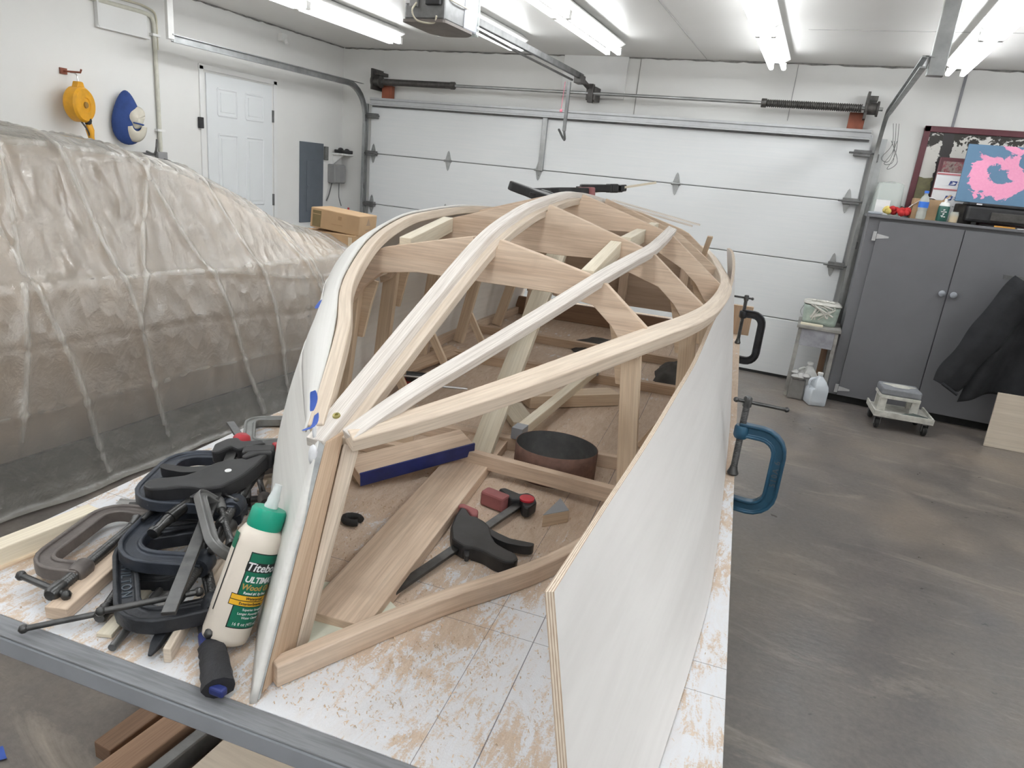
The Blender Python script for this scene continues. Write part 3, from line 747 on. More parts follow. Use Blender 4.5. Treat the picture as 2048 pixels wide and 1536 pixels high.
def filmf(a, b):
    y = -6.9 + 1.7 * a / .15 if a < .15 else -5.2 + 3.96 * (a - .15) / .85
    s = b if b <= .5 else 1 - b
    d = filmcache(y); q = d[min(len(d) - 1, round(s * 2 * (len(d) - 1)))]
    t = 1 - s * 2                                # 0 at the roof centre, 1 at the floor
    h = 0
    for (y0, y1, t0, t1) in creases:
        if t0 - .1 < t < t1 + .1:
            yc = y0 + (y1 - y0) * (t - t0) / (t1 - t0) + .03 * noise.noise(Vector((t * 4, y0, 0)))
            e = min(1, max(0, (t - t0 + .1) / .12), max(0, (t1 + .1 - t) / .12))
            h += .017 * ridge(y - yc, .013 + .008 * t) * e
    for i, r in enumerate(rows):
        rr = r + .006 * sin(y * 2.2 + i)
        h += (.008 if i % 2 else -.006) * ridge(t - rr, .0065)
    n1 = noise.noise(Vector((y * 3, t * 5, .5 + (b > .5))))
    n2 = noise.noise(Vector((y * 9, t * 4 - y * 2, 2.5 + (b > .5))))
    h = max(h + .012 * n1 + .009 * abs(n2), -.004) + .012
    sgn = 1 if b <= .5 else -1
    lat = q[0] * sgn
    if t > .97: return (CX + lat + h * .5 * sgn, y, q[1] + .002 + abs(h) * .2)
    nx = min(1, max(0, (t - .12) / .35))
    return (CX + lat + sgn * h * nx, y, q[1] + h * (1 - nx * .85) + .004)
_fc = {}
def filmcache(y):
    k = round(y, 5)
    if k not in _fc: _fc[k] = dens(film_sec(y), NS // 2)
    return _fc[k]
def film_mat():
    m, nt, b = newmat('clear polyethylene film')
    v = coords(nt, 'Object')
    cr = N(nt, 'ShaderNodeTexVoronoi', feature='F1'); cr.inputs['Scale'].default_value = 9
    nt.links.new(coords(nt, 'Object', (1, 1.6, .8), rot=(0, 0, .5)), cr.inputs['Vector'])
    f = nse(nt, coords(nt, 'Object', (1, 2.0, 1.2), rot=(.6, 0, .0)), 6, 6, .68, .5)
    hgt = math_(nt, 'ADD', math_(nt, 'MULTIPLY', f, .8), math_(nt, 'MULTIPLY', cr.outputs['Distance'], .9))
    bump(nt, b, hgt, .45, .045)
    b.inputs['Base Color'].default_value = (.86, .83, .77, 1); b.inputs['Roughness'].default_value = .13
    b.inputs['Specular IOR Level'].default_value = 0
    tr = N(nt, 'ShaderNodeBsdfTransparent'); tr.inputs[0].default_value = (.97, .96, .93, 1)
    mx = N(nt, 'ShaderNodeMixShader'); out = nt.nodes['Material Output']
    gl = N(nt, 'ShaderNodeBsdfGlossy'); gl.inputs['Roughness'].default_value = .14; mx2 = N(nt, 'ShaderNodeMixShader')
    nt.links.new(b.inputs['Normal'].links[0].from_socket, gl.inputs['Normal'])
    lw = N(nt, 'ShaderNodeLayerWeight'); lw.inputs[0].default_value = .45
    ge = N(nt, 'ShaderNodeNewGeometry'); pt_ = math_(nt, 'MULTIPLY', math_(nt, 'MAXIMUM', math_(nt, 'SUBTRACT', ge.outputs['Pointiness'], .505), 0), 7)
    fac = math_(nt, 'MINIMUM', math_(nt, 'ADD', math_(nt, 'MULTIPLY_ADD', lw.outputs['Facing'], .35, .165), pt_), .8)
    nt.links.new(fac, mx.inputs[0]); nt.links.new(tr.outputs[0], mx.inputs[1]); nt.links.new(b.outputs[0], mx.inputs[2])
    lw2 = N(nt, 'ShaderNodeLayerWeight'); lw2.inputs[0].default_value = .35; nt.links.new(b.inputs['Normal'].links[0].from_socket, lw2.inputs['Normal'])
    nt.links.new(math_(nt, 'MULTIPLY_ADD', lw2.outputs['Fresnel'], .9, .12), mx2.inputs[0]); nt.links.new(mx.outputs[0], mx2.inputs[1]); nt.links.new(gl.outputs[0], mx2.inputs[2]); nt.links.new(mx2.outputs[0], out.inputs[0])
    return m
m = MB().grid(filmf, NY, NS)
# front end of the sheet hangs over the bumper
solo('plastic_sheet', 'clear crinkled plastic sheet draped over the car to the floor', 'plastic sheet', m, film_mat(), base=(CX, -4.2, 0), smooth=180)
# grey sheet edge lying on the floor beside the bench
m = MB().grid(lambda a, b: (2.06 - .22 * a + .32 * b + .02 * sin(a * 21), -5.35 + 2.4 * a, .006 + .018 * abs(noise.noise(Vector((a * 16, b * 3, 0)))) + .01 * b), 70, 8)
solo('drop_cloth', 'grey plastic strip lying on the floor between car and bench', 'drop cloth', m, plain('dull grey film', (.26, .265, .27), .35, var=.2), base=(2.1, -4.4, 0), smooth=180)
# two cartons on the bonnet
cb = thing('carton', 'lower flat brown carton lying on the covered car bonnet', 'carton', (1.53, -2.5, .955), group='cartons on the car bonnet')
CBF = Matrix.Translation((1.54, -2.50, 1.000)) @ Matrix.Rotation(.03, 4, 'Z') @ Matrix.Rotation(.04, 4, 'X')
build('body', MB().box((0, 0, 0), (.42, .28, .085)), A['card'], cb, CBF, bevel=.006)
build('tape', MB().box((-.16, -.141, 0), (.045, .002, .08)), A['cardlight'], cb, CBF); build('tape', MB().box((.17, -.141, -.01), (.03, .002, .075)), A['cardlight'], cb, CBF)
ct = thing('carton', 'upper brown carton with dark print, tipped on the flat carton', 'carton', (1.54, -2.5, 1.05), group='cartons on the car bonnet')
CTF = Matrix.Translation((1.565, -2.51, 1.115)) @ Matrix.Rotation(.12, 4, 'Z') @ Matrix.Rotation(.07, 4, 'Y')
build('body', MB().box((0, 0, 0), (.38, .25, .135)), A['card'], ct, CTF, bevel=.006)
build('print', MB().box((-.140, -.126, -.004), (.065, .002, .11)), A['cardprint'], ct, CTF)
build('print', MB().box((-.140, -.127, .027), (.06, .002, .004)), A['card'], ct, CTF)
m = MB(); m.box((.02, -.126, -.02), (.085, .002, .004)); m.box((.04, -.126, .027), (.026, .002, .026)); build('print', m, plain('faint carton print', (.36, .23, .12), .7), ct, CTF)
m = MB(); m.prism([(-.03, -.02), (.03, -.02), (0, .03)], 0, .002, frame((.19, 0, .02), x=(0, 1, 0), z=(1, 0, 0))); m.box((.191, 0, -.03), (.002, .06, .006)); build('print', m, plain('faint carton print b', (.34, .24, .16), .7), ct, CTF)

# ---------------------------------------------------------------- workbench
ZT = .87; TL = 3.30
def bench_mat():
    m, nt, b = newmat('white melamine under sawdust')
    v = coords(nt, 'Object')
    sp = N(nt, 'ShaderNodeSeparateXYZ'); nt.links.new(v, sp.inputs[0]); X, Y = sp.outputs[0], sp.outputs[1]
    n1 = nse(nt, v, 5.5, 6, .68, .5); n2 = nse(nt, coords(nt, 'Object', (1, .30, 1), rot=(0, 0, -.55)), 34, 6, .75, 1.6); n3 = nse(nt, v, 340, 2, .7); n5 = nse(nt, coords(nt, 'Object', (1, .22, 1), rot=(0, 0, -1.1)), 70, 4, .7, .8); n4 = nse(nt, v, 1.7, 2)
    # dust lies thicker inside the hull and thin along the right edge of the bench
    inside = N(nt, 'ShaderNodeMapRange'); nt.links.new(math_(nt, 'SUBTRACT', math_(nt, 'MULTIPLY', Y, .62), math_(nt, 'ABSOLUTE', math_(nt, 'ADD', X, .02))), inside.inputs[0])
    for i, x in ((1, -.12), (2, .12), (3, -.015), (4, .115)): inside.inputs[i].default_value = x
    s = math_(nt, 'ADD', math_(nt, 'ADD', math_(nt, 'MULTIPLY', n1, .5), math_(nt, 'MULTIPLY', n2, .42)), math_(nt, 'ADD', math_(nt, 'MULTIPLY', n4, .22), inside.outputs[0]))
    s = math_(nt, 'ADD', s, math_(nt, 'ADD', math_(nt, 'MULTIPLY', math_(nt, 'SUBTRACT', n3, .5), .20), math_(nt, 'MULTIPLY', math_(nt, 'SUBTRACT', n5, .5), .30)))
    k = ramp(nt, s, [(.545, (0, 0, 0)), (.61, (1, 1, 1))])
    dust = mix(nt, ramp(nt, n5, [(.3, (0, 0, 0)), (.7, (1, 1, 1))]), mix(nt, n3, (.42, .29, .20), (.66, .51, .38)), mix(nt, n3, (.55, .42, .32), (.80, .69, .58)))
    wht = mix(nt, ramp(nt, n2, [(.4, (0, 0, 0)), (.8, (.5, .5, .5))]), (.74, .75, .78), (.66, .58, .52))
    col = mix(nt, k, wht, dust)
    # pencil layout lines
    ln = None
    for ax, p0, wd in ((X, .318, .0008), (X, .245, .0005), (Y, .282, .0005), (Y, 1.1, .0005), (Y, .35, .0006)):
        d = math_(nt, 'LESS_THAN', math_(nt, 'ABSOLUTE', math_(nt, 'SUBTRACT', ax, p0)), wd)
        ln = d if ln is None else math_(nt, 'MAXIMUM', ln, d)
    col = mix(nt, math_(nt, 'MULTIPLY', ln, .8), col, (.12, .12, .14))
    nt.links.new(col, b.inputs['Base Color'])
    nt.links.new(ramp(nt, k, [(0, (.32,) * 3), (1, (.9,) * 3)]), b.inputs['Roughness'])
    bump(nt, b, math_(nt, 'ADD', s, math_(nt, 'MULTIPLY', n3, .3)), .5, .003)
    return m
bench = thing('workbench', 'long white work table with a grey painted edge under the boat', 'workbench', (0, 0, 0), TM)
m = MB(); m.box((0, TL / 2, ZT - .0125), (1.22, TL, .025)); bt = build('tabletop', m, bench_mat(), bench, TM, bevel=.0015)
m = MB(); m.box((0, -.0165, ZT - .0195), (1.24, .033, .031)); build('front_rail', m, A['greypaint'], bench, TM, bevel=.003)
build('rail_top', MB().box((0, -.0165, ZT - .002), (1.24, .032, .004)), A['greyworn'], bench, TM, bevel=.0015)
m = MB()
for s in (-1, 1): build('side_rail', MB().box((s * .56, TL / 2 + .05, ZT - .0705), (.04, TL - .14, .09)), A['tan'], bench, TM)
for y in (.9, 1.7, 2.5): build('cross_rail', MB().box((0, y, ZT - .09), (1.08, .04, .09)), A['tan'], bench, TM)
for x in (-.30, .5):
    for y in (1.0, 3.05): build('leg', MB().box((x, y, (ZT - .14) / 2), (.088, .088, ZT - .14)), A['tan'], bench, TM, bevel=.003)
# lumber stored under the bench
m = MB(); m.beam((-1.02, .55, .15), (-.80, 2.9, .15), .075, .05); 
def under(name, label, a, b, w_, h_, mt, cat='lumber'):
    m = MB(); m.beam(a, b, w_, h_); solo(name, label, cat, m, A[mt], base=((a[0] + b[0]) / 2, (a[1] + b[1]) / 2, 0), F=ID, bevel=.004)
under('sawhorse_beam', 'brown beam on the floor below the bench, outermost of the stored lumber', (3.2869, -5.7148, 0.1000), (3.33, -3.2, .10), .06, .05, 'brown')
under('board', 'reddish board on the floor below the bench, next to the brown beam', (3.36, -6.0, .11), (3.50, -3.2, .11), .075, .05, 'redwood')
under('channel', 'grey steel channel on the floor below the bench', (3.435, -6.1, .10), (3.57, -3.2, .10), .035, .06, 'galvdark', 'channel')
m = MB(); m.box((3.95, -5.55, .10), (.88, .80, .02)); solo('plywood_sheet', 'dusty tan plywood sheet lying flat below the bench', 'plywood sheet', m, A['plytan'], base=(3.95, -5.55, 0), bevel=.002)
for i, x in enumerate((3.25, 3.62, 4.2)):
    pass
for y, lb in ((-5.45, 'bearer under the front of the lumber stored below the bench'), (-3.6, 'bearer under the far end of the lumber stored below the bench')):
    solo('stacking_strip', lb, 'bearer', MB().box((3.75, y, .0375), (1.3, .07, .075)), A['tan'], base=(3.75, y, 0), bevel=.003)
m = MB(); m.grid(lambda a, b: (2.93 + .05 * a + .03 * b, -5.80 + .04 * b - .02 * a, .003 + .003 * sin(a * 7)), 4, 4); solo('tape_scrap', 'scrap of blue tape on the floor left of the bench', 'tape', m, A['bluetape'], base=(2.95, -5.8, 0), smooth=90)

# ---------------------------------------------------------------- the boat skeleton (upside down)
boat = thing('boat_frame', 'unfinished wooden boat skeleton, upside down on the white bench', 'boat', (0, 1.4, ZT), TM)
KEEL = smoothp([(0, .178, 1.180), (0, .31, 1.236), (0, .52, 1.322), (0, .795, 1.428), (0, 1.0, 1.474), (0, 1.175, 1.498), (0, 1.533, 1.523), (0, 1.95, 1.508), (0, 2.4, 1.475), (0, 2.80, 1.43)], 6)
def zk(u): return interp([(p.y, p.z) for p in KEEL], u)
# stem
m = MB()
def stem_ring(z, prof, uo):
    return [(b, uo + a, z if z < 1 else z + .40 * a - .012) for a, b in prof]
def lofted(m, prof, u0, z0, u1, z1):
    r0 = stem_ring(z0, prof, u0); r1 = stem_ring(z1, prof, u1); k = len(prof); o = len(m.v)
    for p in r0 + r1: m.v.append(Vector(p))
    per = 0
    for j in range(k):
        j2 = (j + 1) % k; L = math.hypot(prof[j2][0] - prof[j][0], prof[j2][1] - prof[j][1])
        m.face((o + j, o + j2, o + k + j2, o + k + j), [(0, per), (0, per + L), (.35, per + L), (.35, per)]); per += L
    m.face([o + j for j in reversed(range(k))], [(p[0] * .3, p[1]) for p in prof[::-1]]); m.face([o + k + j for j in range(k)], [(p[0] * .3, p[1]) for p in prof])
def stem_loft(r0, r1):
    m = MB(); k = len(r0)
    for p in r0 + r1: m.v.append(Vector(p))
    for j in range(k):
        j2 = (j + 1) % k; L = (Vector(r0[j2]) - Vector(r0[j])).length
        m.face((j, k + j, k + j2, j2), [(0, j * .1), (.35, j * .1), (.35, j * .1 + L), (0, j * .1 + L)])
    m.face(range(k)); m.face([k + j for j in reversed(range(k))]); return m
S0a, S0b, S0c = (0.0145, 0.0225, 0.8700), (0.0145, 0.0899, 0.8700), (0.0176, 0.1207, 0.8700)
S1a, S1b, S1c = (0.0055, 0.1800, 1.1760), (0.0156, 0.2135, 1.1820), (0.0390, 0.2182, 1.1650)
m = stem_loft([S0a, S0b, (-.004, S0b[1] + .02, ZT), (-.012, S0a[1] + .012, ZT)], [S1a, S1b, (-.004, S1b[1] + .02, 1.176), (-.012, S1a[1] + .012, 1.17)])
build('stem', m, A['fir'], boat, TM, bevel=.0015)
m = stem_loft([S0b, S0c, (-.005, S0c[1] + .02, ZT), (-.004, S0b[1] + .02, ZT)], [S1b[:2] + (1.17,), S1c, (-.005, S1c[1] + .02, 1.16), (-.004, S1b[1] + .02, 1.165)])
build('inner_stem', m, A['oak2'], boat, TM, bevel=.0015)
# keel: plank with a narrower strip on it
m = MB(); m.sweep([p + Vector((-.003, 0, -.024)) for p in KEEL if p.y > .205], [(-.027, -.012), (.027, -.012), (.027, .007), (-.027, .007)])
keel = build('keel', m, A['oak2'], boat, TM, bevel=.002)
m = MB(); m.sweep([p + Vector((-.010, 0, -.010)) for p in KEEL], [(-.017, -.008), (.017, -.008), (.0135, .010), (-.0135, .010)])
build('keel_strip', m, A['batten'], boat, TM, bevel=.002)
m = MB(); m.lathe([(0, .0), (.006, .0), (.0055, .0025), (.0025, .003), (.002, .001), (0, .001)], frame((-.004, .222, 1.200), x=(1, 0, 0), z=(0, -.36, .93)), 12); build('screw', m, plain('brass screw', (.45, .40, .16), .35, .7), keel, TM, smooth=40)
# battens and chines
BR = smoothp([(.030, .200, 1.180), (.075, .30, 1.226), (.120, .45, 1.262), (.180, .62, 1.311), (.252, .80, 1.372), (.284, .98, 1.396), (.302, 1.17, 1.408), (.309, 1.40, 1.426), (.305, 1.64, 1.437)], 5)
BLp = smoothp([(-.030, .200, 1.180), (-.069, .30, 1.226), (-.128, .43, 1.270), (-.208, .57, 1.306), (-.243, .68, 1.350), (-.268, .80, 1.388), (-.307, 1.0, 1.414), (-.326, 1.17, 1.424), (-.325, 1.5, 1.434), (-.315, 1.95, 1.414), (-.29, 2.4, 1.385), (-.27, 2.78, 1.355)], 5)
CR = smoothp([(.030, .20, 1.178), (.102, .30, 1.194), (.180, .42, 1.215), (.264, .60, 1.234), (.376, .80, 1.268), (.432, .98, 1.272), (.468, 1.17, 1.273), (.487, 1.36, 1.278), (.495, 1.55, 1.284), (.487, 1.75, 1.288), (.466, 1.95, 1.293), (.42, 2.35, 1.300), (.36, 2.78, 1.30)], 5)
CH = [Vector((-p.x, p.y, p.z)) for p in CR]; CL = [Vector((-p.x + .022 * min(1, p.x / .1), p.y, p.z - .008)) for p in CR]
sq = lambda w_, h_: [(-w_ / 2, -h_ / 2), (w_ / 2, -h_ / 2), (w_ / 2, h_ / 2), (-w_ / 2, h_ / 2)]
m = MB(); m.sweep(BR, sq(.029, .022), up=lambda i: (.30, 0, 1), scale=lambda t: .9 + .1 * t); build('batten', m, A['batten'], boat, TM, bevel=.002)
m = MB(); m.sweep([p + Vector((.008, 0, .002)) for p in BLp], sq(.024, .022), up=lambda i: (-.2, 0, 1)); build('batten', m, A['oak2'], boat, TM, bevel=.002)
m = MB(); m.sweep(CR, [(-.019, -.017), (.017, -.021), (.021, .012), (.004, .021), (-.019, .017)], up=lambda i: (.25, 0, 1), scale=lambda t: min(1, .72 + t * 1.1)); build('chine_log', m, A['oak2'], boat, TM, bevel=.002)
m = MB(); m.sweep([p for p in CL if p.y > .30], sq(.034, .034), up=lambda i: (-.25, 0, 1)); build('chine_log', m, A['oak2'], boat, TM, bevel=.002)
SH = [(.028, .045), (.16, .272), (.301, .48), (.43, .80), (.515, 1.17), (.555, 1.55), (.565, 1.95), (.545, 2.4), (.51, 2.80)]
SHR = smoothp([(a, u, ZT + .0175) for a, u in SH], 5); SHL = [Vector((-p.x, p.y, p.z)) for p in SHR]
m = MB(); m.sweep([p + Vector((-.012, 0, 0)) for p in SHR], sq(.024, .034)); build('sheer_clamp', m, A['oak'], boat, TM, bevel=.002)
m = MB(); m.sweep([p + Vector((.012, 0, 0)) for p in SHL if p.y > .17], sq(.024, .034)); build('sheer_clamp', m, A['oak'], boat, TM, bevel=.002)
m = MB(); m.prism([(-.02, .115), (.045, .125), (.115, .24), (.02, .30), (-.09, .235)], ZT + .001, ZT + .013, None); build('breasthook', m, A['breast'], boat, TM, bevel=.001)
def sheer(u): return interp([(b, a) for a, b in SH], u)
def at(path, u):
    if u <= path[0].y: return path[0].copy()
    for a, b in zip(path, path[1:]):
        if a.y <= u <= b.y:
            t = (u - a.y) / (b.y - a.y); return a.lerp(b, t)
    return path[-1]
# frames: each a floor timber over the top, two side futtocks, two gussets
FR = [(.80, .352, .075), (1.17, .46, .105), (1.55, .49, .08), (1.95, .46, .08), (2.37, .41, .08)]
BFULL = BR[:-1] + [Vector((.30, 1.95, 1.415)), Vector((.295, 2.37, 1.40)), Vector((.28, 2.8, 1.37))]
for fi, (u, _, dp) in enumerate(FR):
    b = at(BFULL, u); c = at(CR, u); z0 = zk(u) - .027; vs = sheer(u)
    zl = z0 - dp + .004
    half = [(0, z0 + .006), (.026, z0 + .004), (.03, z0 + .024), (b.x * .5, (z0 + .026 + b.z + .004) / 2 + .003), (b.x - .014, b.z + .006), (b.x + .018, b.z - .008), (c.x - .008, c.z + .016)]
    low = [(c.x - .022, c.z - .05), (c.x - .05, c.z - .035), (c.x - .085, c.z + .012), (c.x - .13, c.z + .05), (b.x * .62, zl + (.0 if u < 1 else .004)), (b.x * .3, zl)]
    poly = half + low + [(-x, z) for x, z in low[::-1]] + [(-x, z) for x, z in half[:0:-1]]
    m = MB(); m.prism(poly, -.010, .010, frame((0, u, 0), x=(1, 0, 0), y=(0, 0, 1)))
    fr = build('frame', m, A['oak'], boat, TM, bevel=.0015)
    for s in (1, -1):
        m = MB(); m.beam((s * (c.x - .045), u + .0205, c.z + .01), (s * (vs - .055), u + .0205, ZT + .003), .042, .02, up=(0, 1, 0))
        build('futtock', m, A['pine'], fr, TM, bevel=.0015)
        m = MB(); m.prism([(s * (c.x - .03), c.z - .02), (s * (c.x - .05), c.z + .03), (s * (c.x - .10), c.z + .02), (s * (c.x - .085), c.z - .03), (s * (c.x - .065), c.z - .12), (s * (c.x - .03), c.z - .12)], .031, .041, frame((0, u, 0), x=(1, 0, 0), y=(0, 0, 1)).copy() @ Matrix.Scale(-1, 4, (0, 0, 1)))
        build('gusset', m, A['pine'], fr, TM, bevel=.001)
        if fi in (1, 2, 3):
            m = MB(); m.beam((s * (vs - .075), u + .03, ZT + .15), (s * (vs - .16), u + .03, ZT + .004), .026, .014, up=(0, 1, 0)); build('brace', m, A['pine'], fr, TM)
# short blocks between the frames that carry the battens
for p_, q_ in (((0.2217, 0.8150, 1.3856), (0.2167, 1.1570, 1.4240)), ((0.2349, 1.1850, 1.4346), (0.2251, 1.5370, 1.4376)), ((0.2394, 1.5650, 1.4486), (0.2169, 1.9370, 1.4414)), ((-0.2019, 0.8150, 1.4012), (-0.2465, 1.1570, 1.4313))):
    m = MB(); m.beam(Vector(p_) - Vector((0, 0, .019)), Vector(q_) - Vector((0, 0, .019)), .028, .038); build('stringer', m, A['pale'], boat, TM, bevel=.0015)
# left planking: bottom plank from batten to chine, side plank from chine to bench
def along(path, t): 
    u = .05 + (2.80 - .05) * t; return u
off = .008
def lplank(a, b):
    u = .190 + 2.60 * a ** 1.25; p = at(BLp, max(.2, u)); q = at(CH, max(.19, u)); k = min(1, (u - .17) / .25)
    P = Vector((p.x - .006 * k - .004, u, p.z + .014 * k)); Q = Vector((q.x - off * k - .006, u, q.z + .012 * k))
    r = P.lerp(Q, b); r += Vector((-.35, 0, .6)) * (.024 * sin(pi * b) * k); return r
m = MB().grid(lplank, 44, 8, flip=True, uvf=lambda a, b: (a * 2.6, b * .2)); build('bottom_plank', m, A['ply'], boat, TM, smooth=60, solid=.006)
BOW0, BOW1 = Vector((0.0153, 0.0032, 0.8700)), Vector((-0.0003, 0.1764, 1.1760))
def sfull(u, b):
    q = at(CH, u); vb = -interp([(bb, aa) for aa, bb in SH], u) - off
    return Vector((q.x - off - .006 + (vb - q.x + off + .006) * b - .014 * sin(pi * b), u, q.z + .012 + (ZT + .002 - q.z - .012) * b))
def splank(a, b):
    # b = 0 at the chine, 1 on the bench; the bow edge runs down the stem
    B = BOW1.lerp(BOW0, b); uc = .44
    u = B.y + (2.80 - B.y) * a ** 1.2
    if u >= uc: return sfull(u, b)
    t = (u - B.y) / (uc - B.y); Q = sfull(uc, b); e = sfull(uc + .02, b)
    sl = (e - Q) / .02 * (uc - B.y)                  # leave the bow straight and meet the rest smoothly
    P = B.lerp(Q, t) + (sl - (Q - B)) * (t * t * (t - 1)) * .6
    return Vector((P.x, u, P.z))
m = MB().grid(splank, 60, 14, flip=True, uvf=lambda a, b: (a * 2.7, b * .4))
sp_ = build('side_plank', m, A['ply'], boat, TM, smooth=60, solid=.009)
# ply edge down the bow of the left side, and the grey glue line
m = MB(); m.sweep([Vector((0.0168, 0.0073, 0.8720)) + Vector((-.004, .004, 0)), Vector((0.0014, 0.1775, 1.1760)) + Vector((-.004, .004, 0))], sq(.010, .010), up=(1, 1, 0)); build('glue_line', m, plain('grey glue', (.40, .41, .41), .6, var=.3, scale=30), sp_, TM)
m = MB(); m.ball((-.006, .166, 1.158), .0085, 10, (.8, .8, 2.0)); m.ball((-.012, .178, 1.190), .005, 8, (.6, .8, 2.6)); build('filler', m, A['putty'], boat, TM, smooth=80)
def tape(pts, w_):
    m = MB(); m.sweep(smoothp(pts, 4), [(-w_, -.0004), (w_, -.0004), (w_, .0004), (-w_, .0004)], up=(-.35, -.8, .5), scale=lambda t: .35 + .65 * sin(pi * (.15 + .8 * t)))
    build('masking_tape', m, A['bluetape'], sp_, TM)
tape([(-0.0101, 0.1700, 1.2521), (-0.0051, 0.1650, 1.2414), (-0.0014, 0.1550, 1.2292)], .007)
tape([(0.0025, 0.1600, 1.2240), (0.0119, 0.1400, 1.2164), (0.0085, 0.1200, 1.2145)], .006)
tape([(-0.2449, 0.5500, 1.2899), (-0.2428, 0.5400, 1.2837), (-0.2440, 0.5300, 1.2762)], .008)
# transom and the boards at its foot
tp = [(0, zk(2.76) - .05), (.27, 1.345), (.36, 1.285), (.47, .99), (-.47, .99), (-.36, 1.285), (-.27, 1.345)]
m = MB(); m.prism(tp, -.008, .008, frame((0, 2.77, 0), x=(1, 0, 0), y=(0, 0, 1))); tr_ = build('transom', m, A['plydark'], boat, TM)
for x in (-.3, .02, .30): build('cleat', MB().box((x, 2.745, 1.15), (.04, .03, .32)), A['oak'], tr_, TM)
m = MB(); m.box((0, 2.74, ZT + .046), (1.02, .022, .09)); build('transom_foot', m, A['brown'], boat, TM, bevel=.002)
m = MB(); m.beam((.43, 2.70, ZT + .002), (.40, 2.73, 1.24), .05, .02, up=(0, 1, 0)); m.beam((-.43, 2.70, ZT + .002), (-.40, 2.73, 1.24), .05, .02, up=(0, 1, 0)); build('transom_post', m, A['pine'], boat, TM)
m = MB(); m.beam((.27, 2.66, .955), (.25, 2.66, ZT + .004), .008, .02); build('tie', m, A['rubber'], boat, TM)
# cross spalls and the slanting shore
def spall(a, b, w_, h_, mt, nm='cross_spall'):
    m = MB(); m.beam(a, b, w_, h_); return build(nm, m, A[mt], boat, TM, bevel=.0015)
spall((-.055, .825, ZT + .036), (.40, .790, ZT + .036), .022, .036, 'oak')
spall((-.44, .955, ZT + .017), (.44, 1.040, ZT + .017), .024, .034, 'oak')
spall((-0.3003, 0.7972, 0.8880), (-0.1104, 0.8115, 0.8880), .022, .034, 'oak')
spall((-.52, 1.72, ZT + .017), (.50, 1.78, ZT + .017), .03, .034, 'tan')
spall((-.55, 2.2, ZT + .017), (.54, 2.2, ZT + .017), .03, .034, 'tan')
m = MB(); m.beam((.006, .86, ZT + .030), (0, 1.50, 1.405), .056, .020, up=(0, -1, .5)); build('shore', m, A['pale'], boat, TM, bevel=.0015)
# planks lying inside
def loose(name, label, cat, a, b, w_, h_, mt, bev=.002, up=(0, 0, 1), grp=None):
    m = MB(); m.beam(a, b, w_, h_, up); return solo(name, label, cat, m, A[mt], F=TM, base=((a[0] + b[0]) / 2, (a[1] + b[1]) / 2, min(a[2], b[2]) - h_ / 2), bevel=bev, group=grp)
loose('centre_plank', 'wide tan plank lying lengthwise inside the bow of the boat', 'plank', (.032, .17, ZT + .014), (-.02, 1.02, ZT + .014), .105, .026, 'oak')

# ---------------------------------------------------------------- things lying inside the boat
m = MB(); m.beam((-.205, .625, ZT + .030), (-.025, .845, ZT + .062), .075, .03, up=(.0, -.3, 1))
g = thing('tapered_board', 'board end painted dark blue on its edge, lying across the plank in the bow', 'board', (-.12, .73, ZT), TM)
build('body', m, A['oak'], g, TM, bevel=.002)
m = MB(); m.beam((-.176, .603, ZT + .026), (.003, .822, ZT + .058), .004, .034, up=(.0, -.3, 1)); build('blue_edge', m, A['bluepaint'], g, TM)
loose('stick', 'square stick with a grey painted end, leaning back from the sanding belt', 'stick', (.060, .985, ZT + .055), (.115, 1.76, ZT + .055), .028, .028, 'pale')
m = MB(); m.beam((.0595, .978, ZT + .055), (.0625, 1.02, ZT + .055), .030, .030); build('painted_end', m, A['greypaint'], bpy.data.objects['stick'], TM)
m = MB(); m.beam((.113, 1.70, ZT + .055), (.1135, 1.715, ZT + .055), .030, .030); build('tape_band', m, A['boxgrey'], bpy.data.objects['stick'], TM)
loose('board_offcut', 'thick yellowish board offcut lying behind the leaning stick', 'offcut', (-.03, 1.36, ZT + .022), (.215, 1.56, ZT + .022), .07, .04, 'pine')
loose('thin_offcut', 'thin pale offcut on edge between shore and stick', 'offcut', (-.06, 1.30, ZT + .012), (.03, 1.16, ZT + .012), .07, .02, 'pale')
loose('wood_block', 'short yellow wood block behind the stem', 'block', (-.33, .80, ZT + .017), (-.21, .92, ZT + .017), .05, .03, 'pine')
loose('thin_offcut', 'narrow offcut leaning by the left side of the boat, tapered end', 'offcut', (-.50, 1.22, ZT + .03), (-.43, 1.75, ZT + .03), .06, .012, 'tan', up=(.3, 0, 1))
# sanding belt standing on edge: flattened ring
g = thing('sanding_belt', 'brown sanding belt ring standing on the bench inside the boat', 'sanding belt', (.17, .95, ZT), TM)
BC = (.178, .908)
def beltf(r, z, k=1): 
    return lambda a, b: (BC[0] + r * 1.0 * cos(2 * pi * a) * (1 + .05 * cos(2 * pi * a)), BC[1] + r * .86 * sin(2 * pi * a), ZT + .002 + .076 * b)
build('abrasive', MB().grid(beltf(.100, 0), 48, 3), A['foam'], g, TM, smooth=60, solid=.0012)
build('backing', MB().grid(beltf(.0985, 0), 48, 3, flip=True), A['beltin'], g, TM, smooth=60)
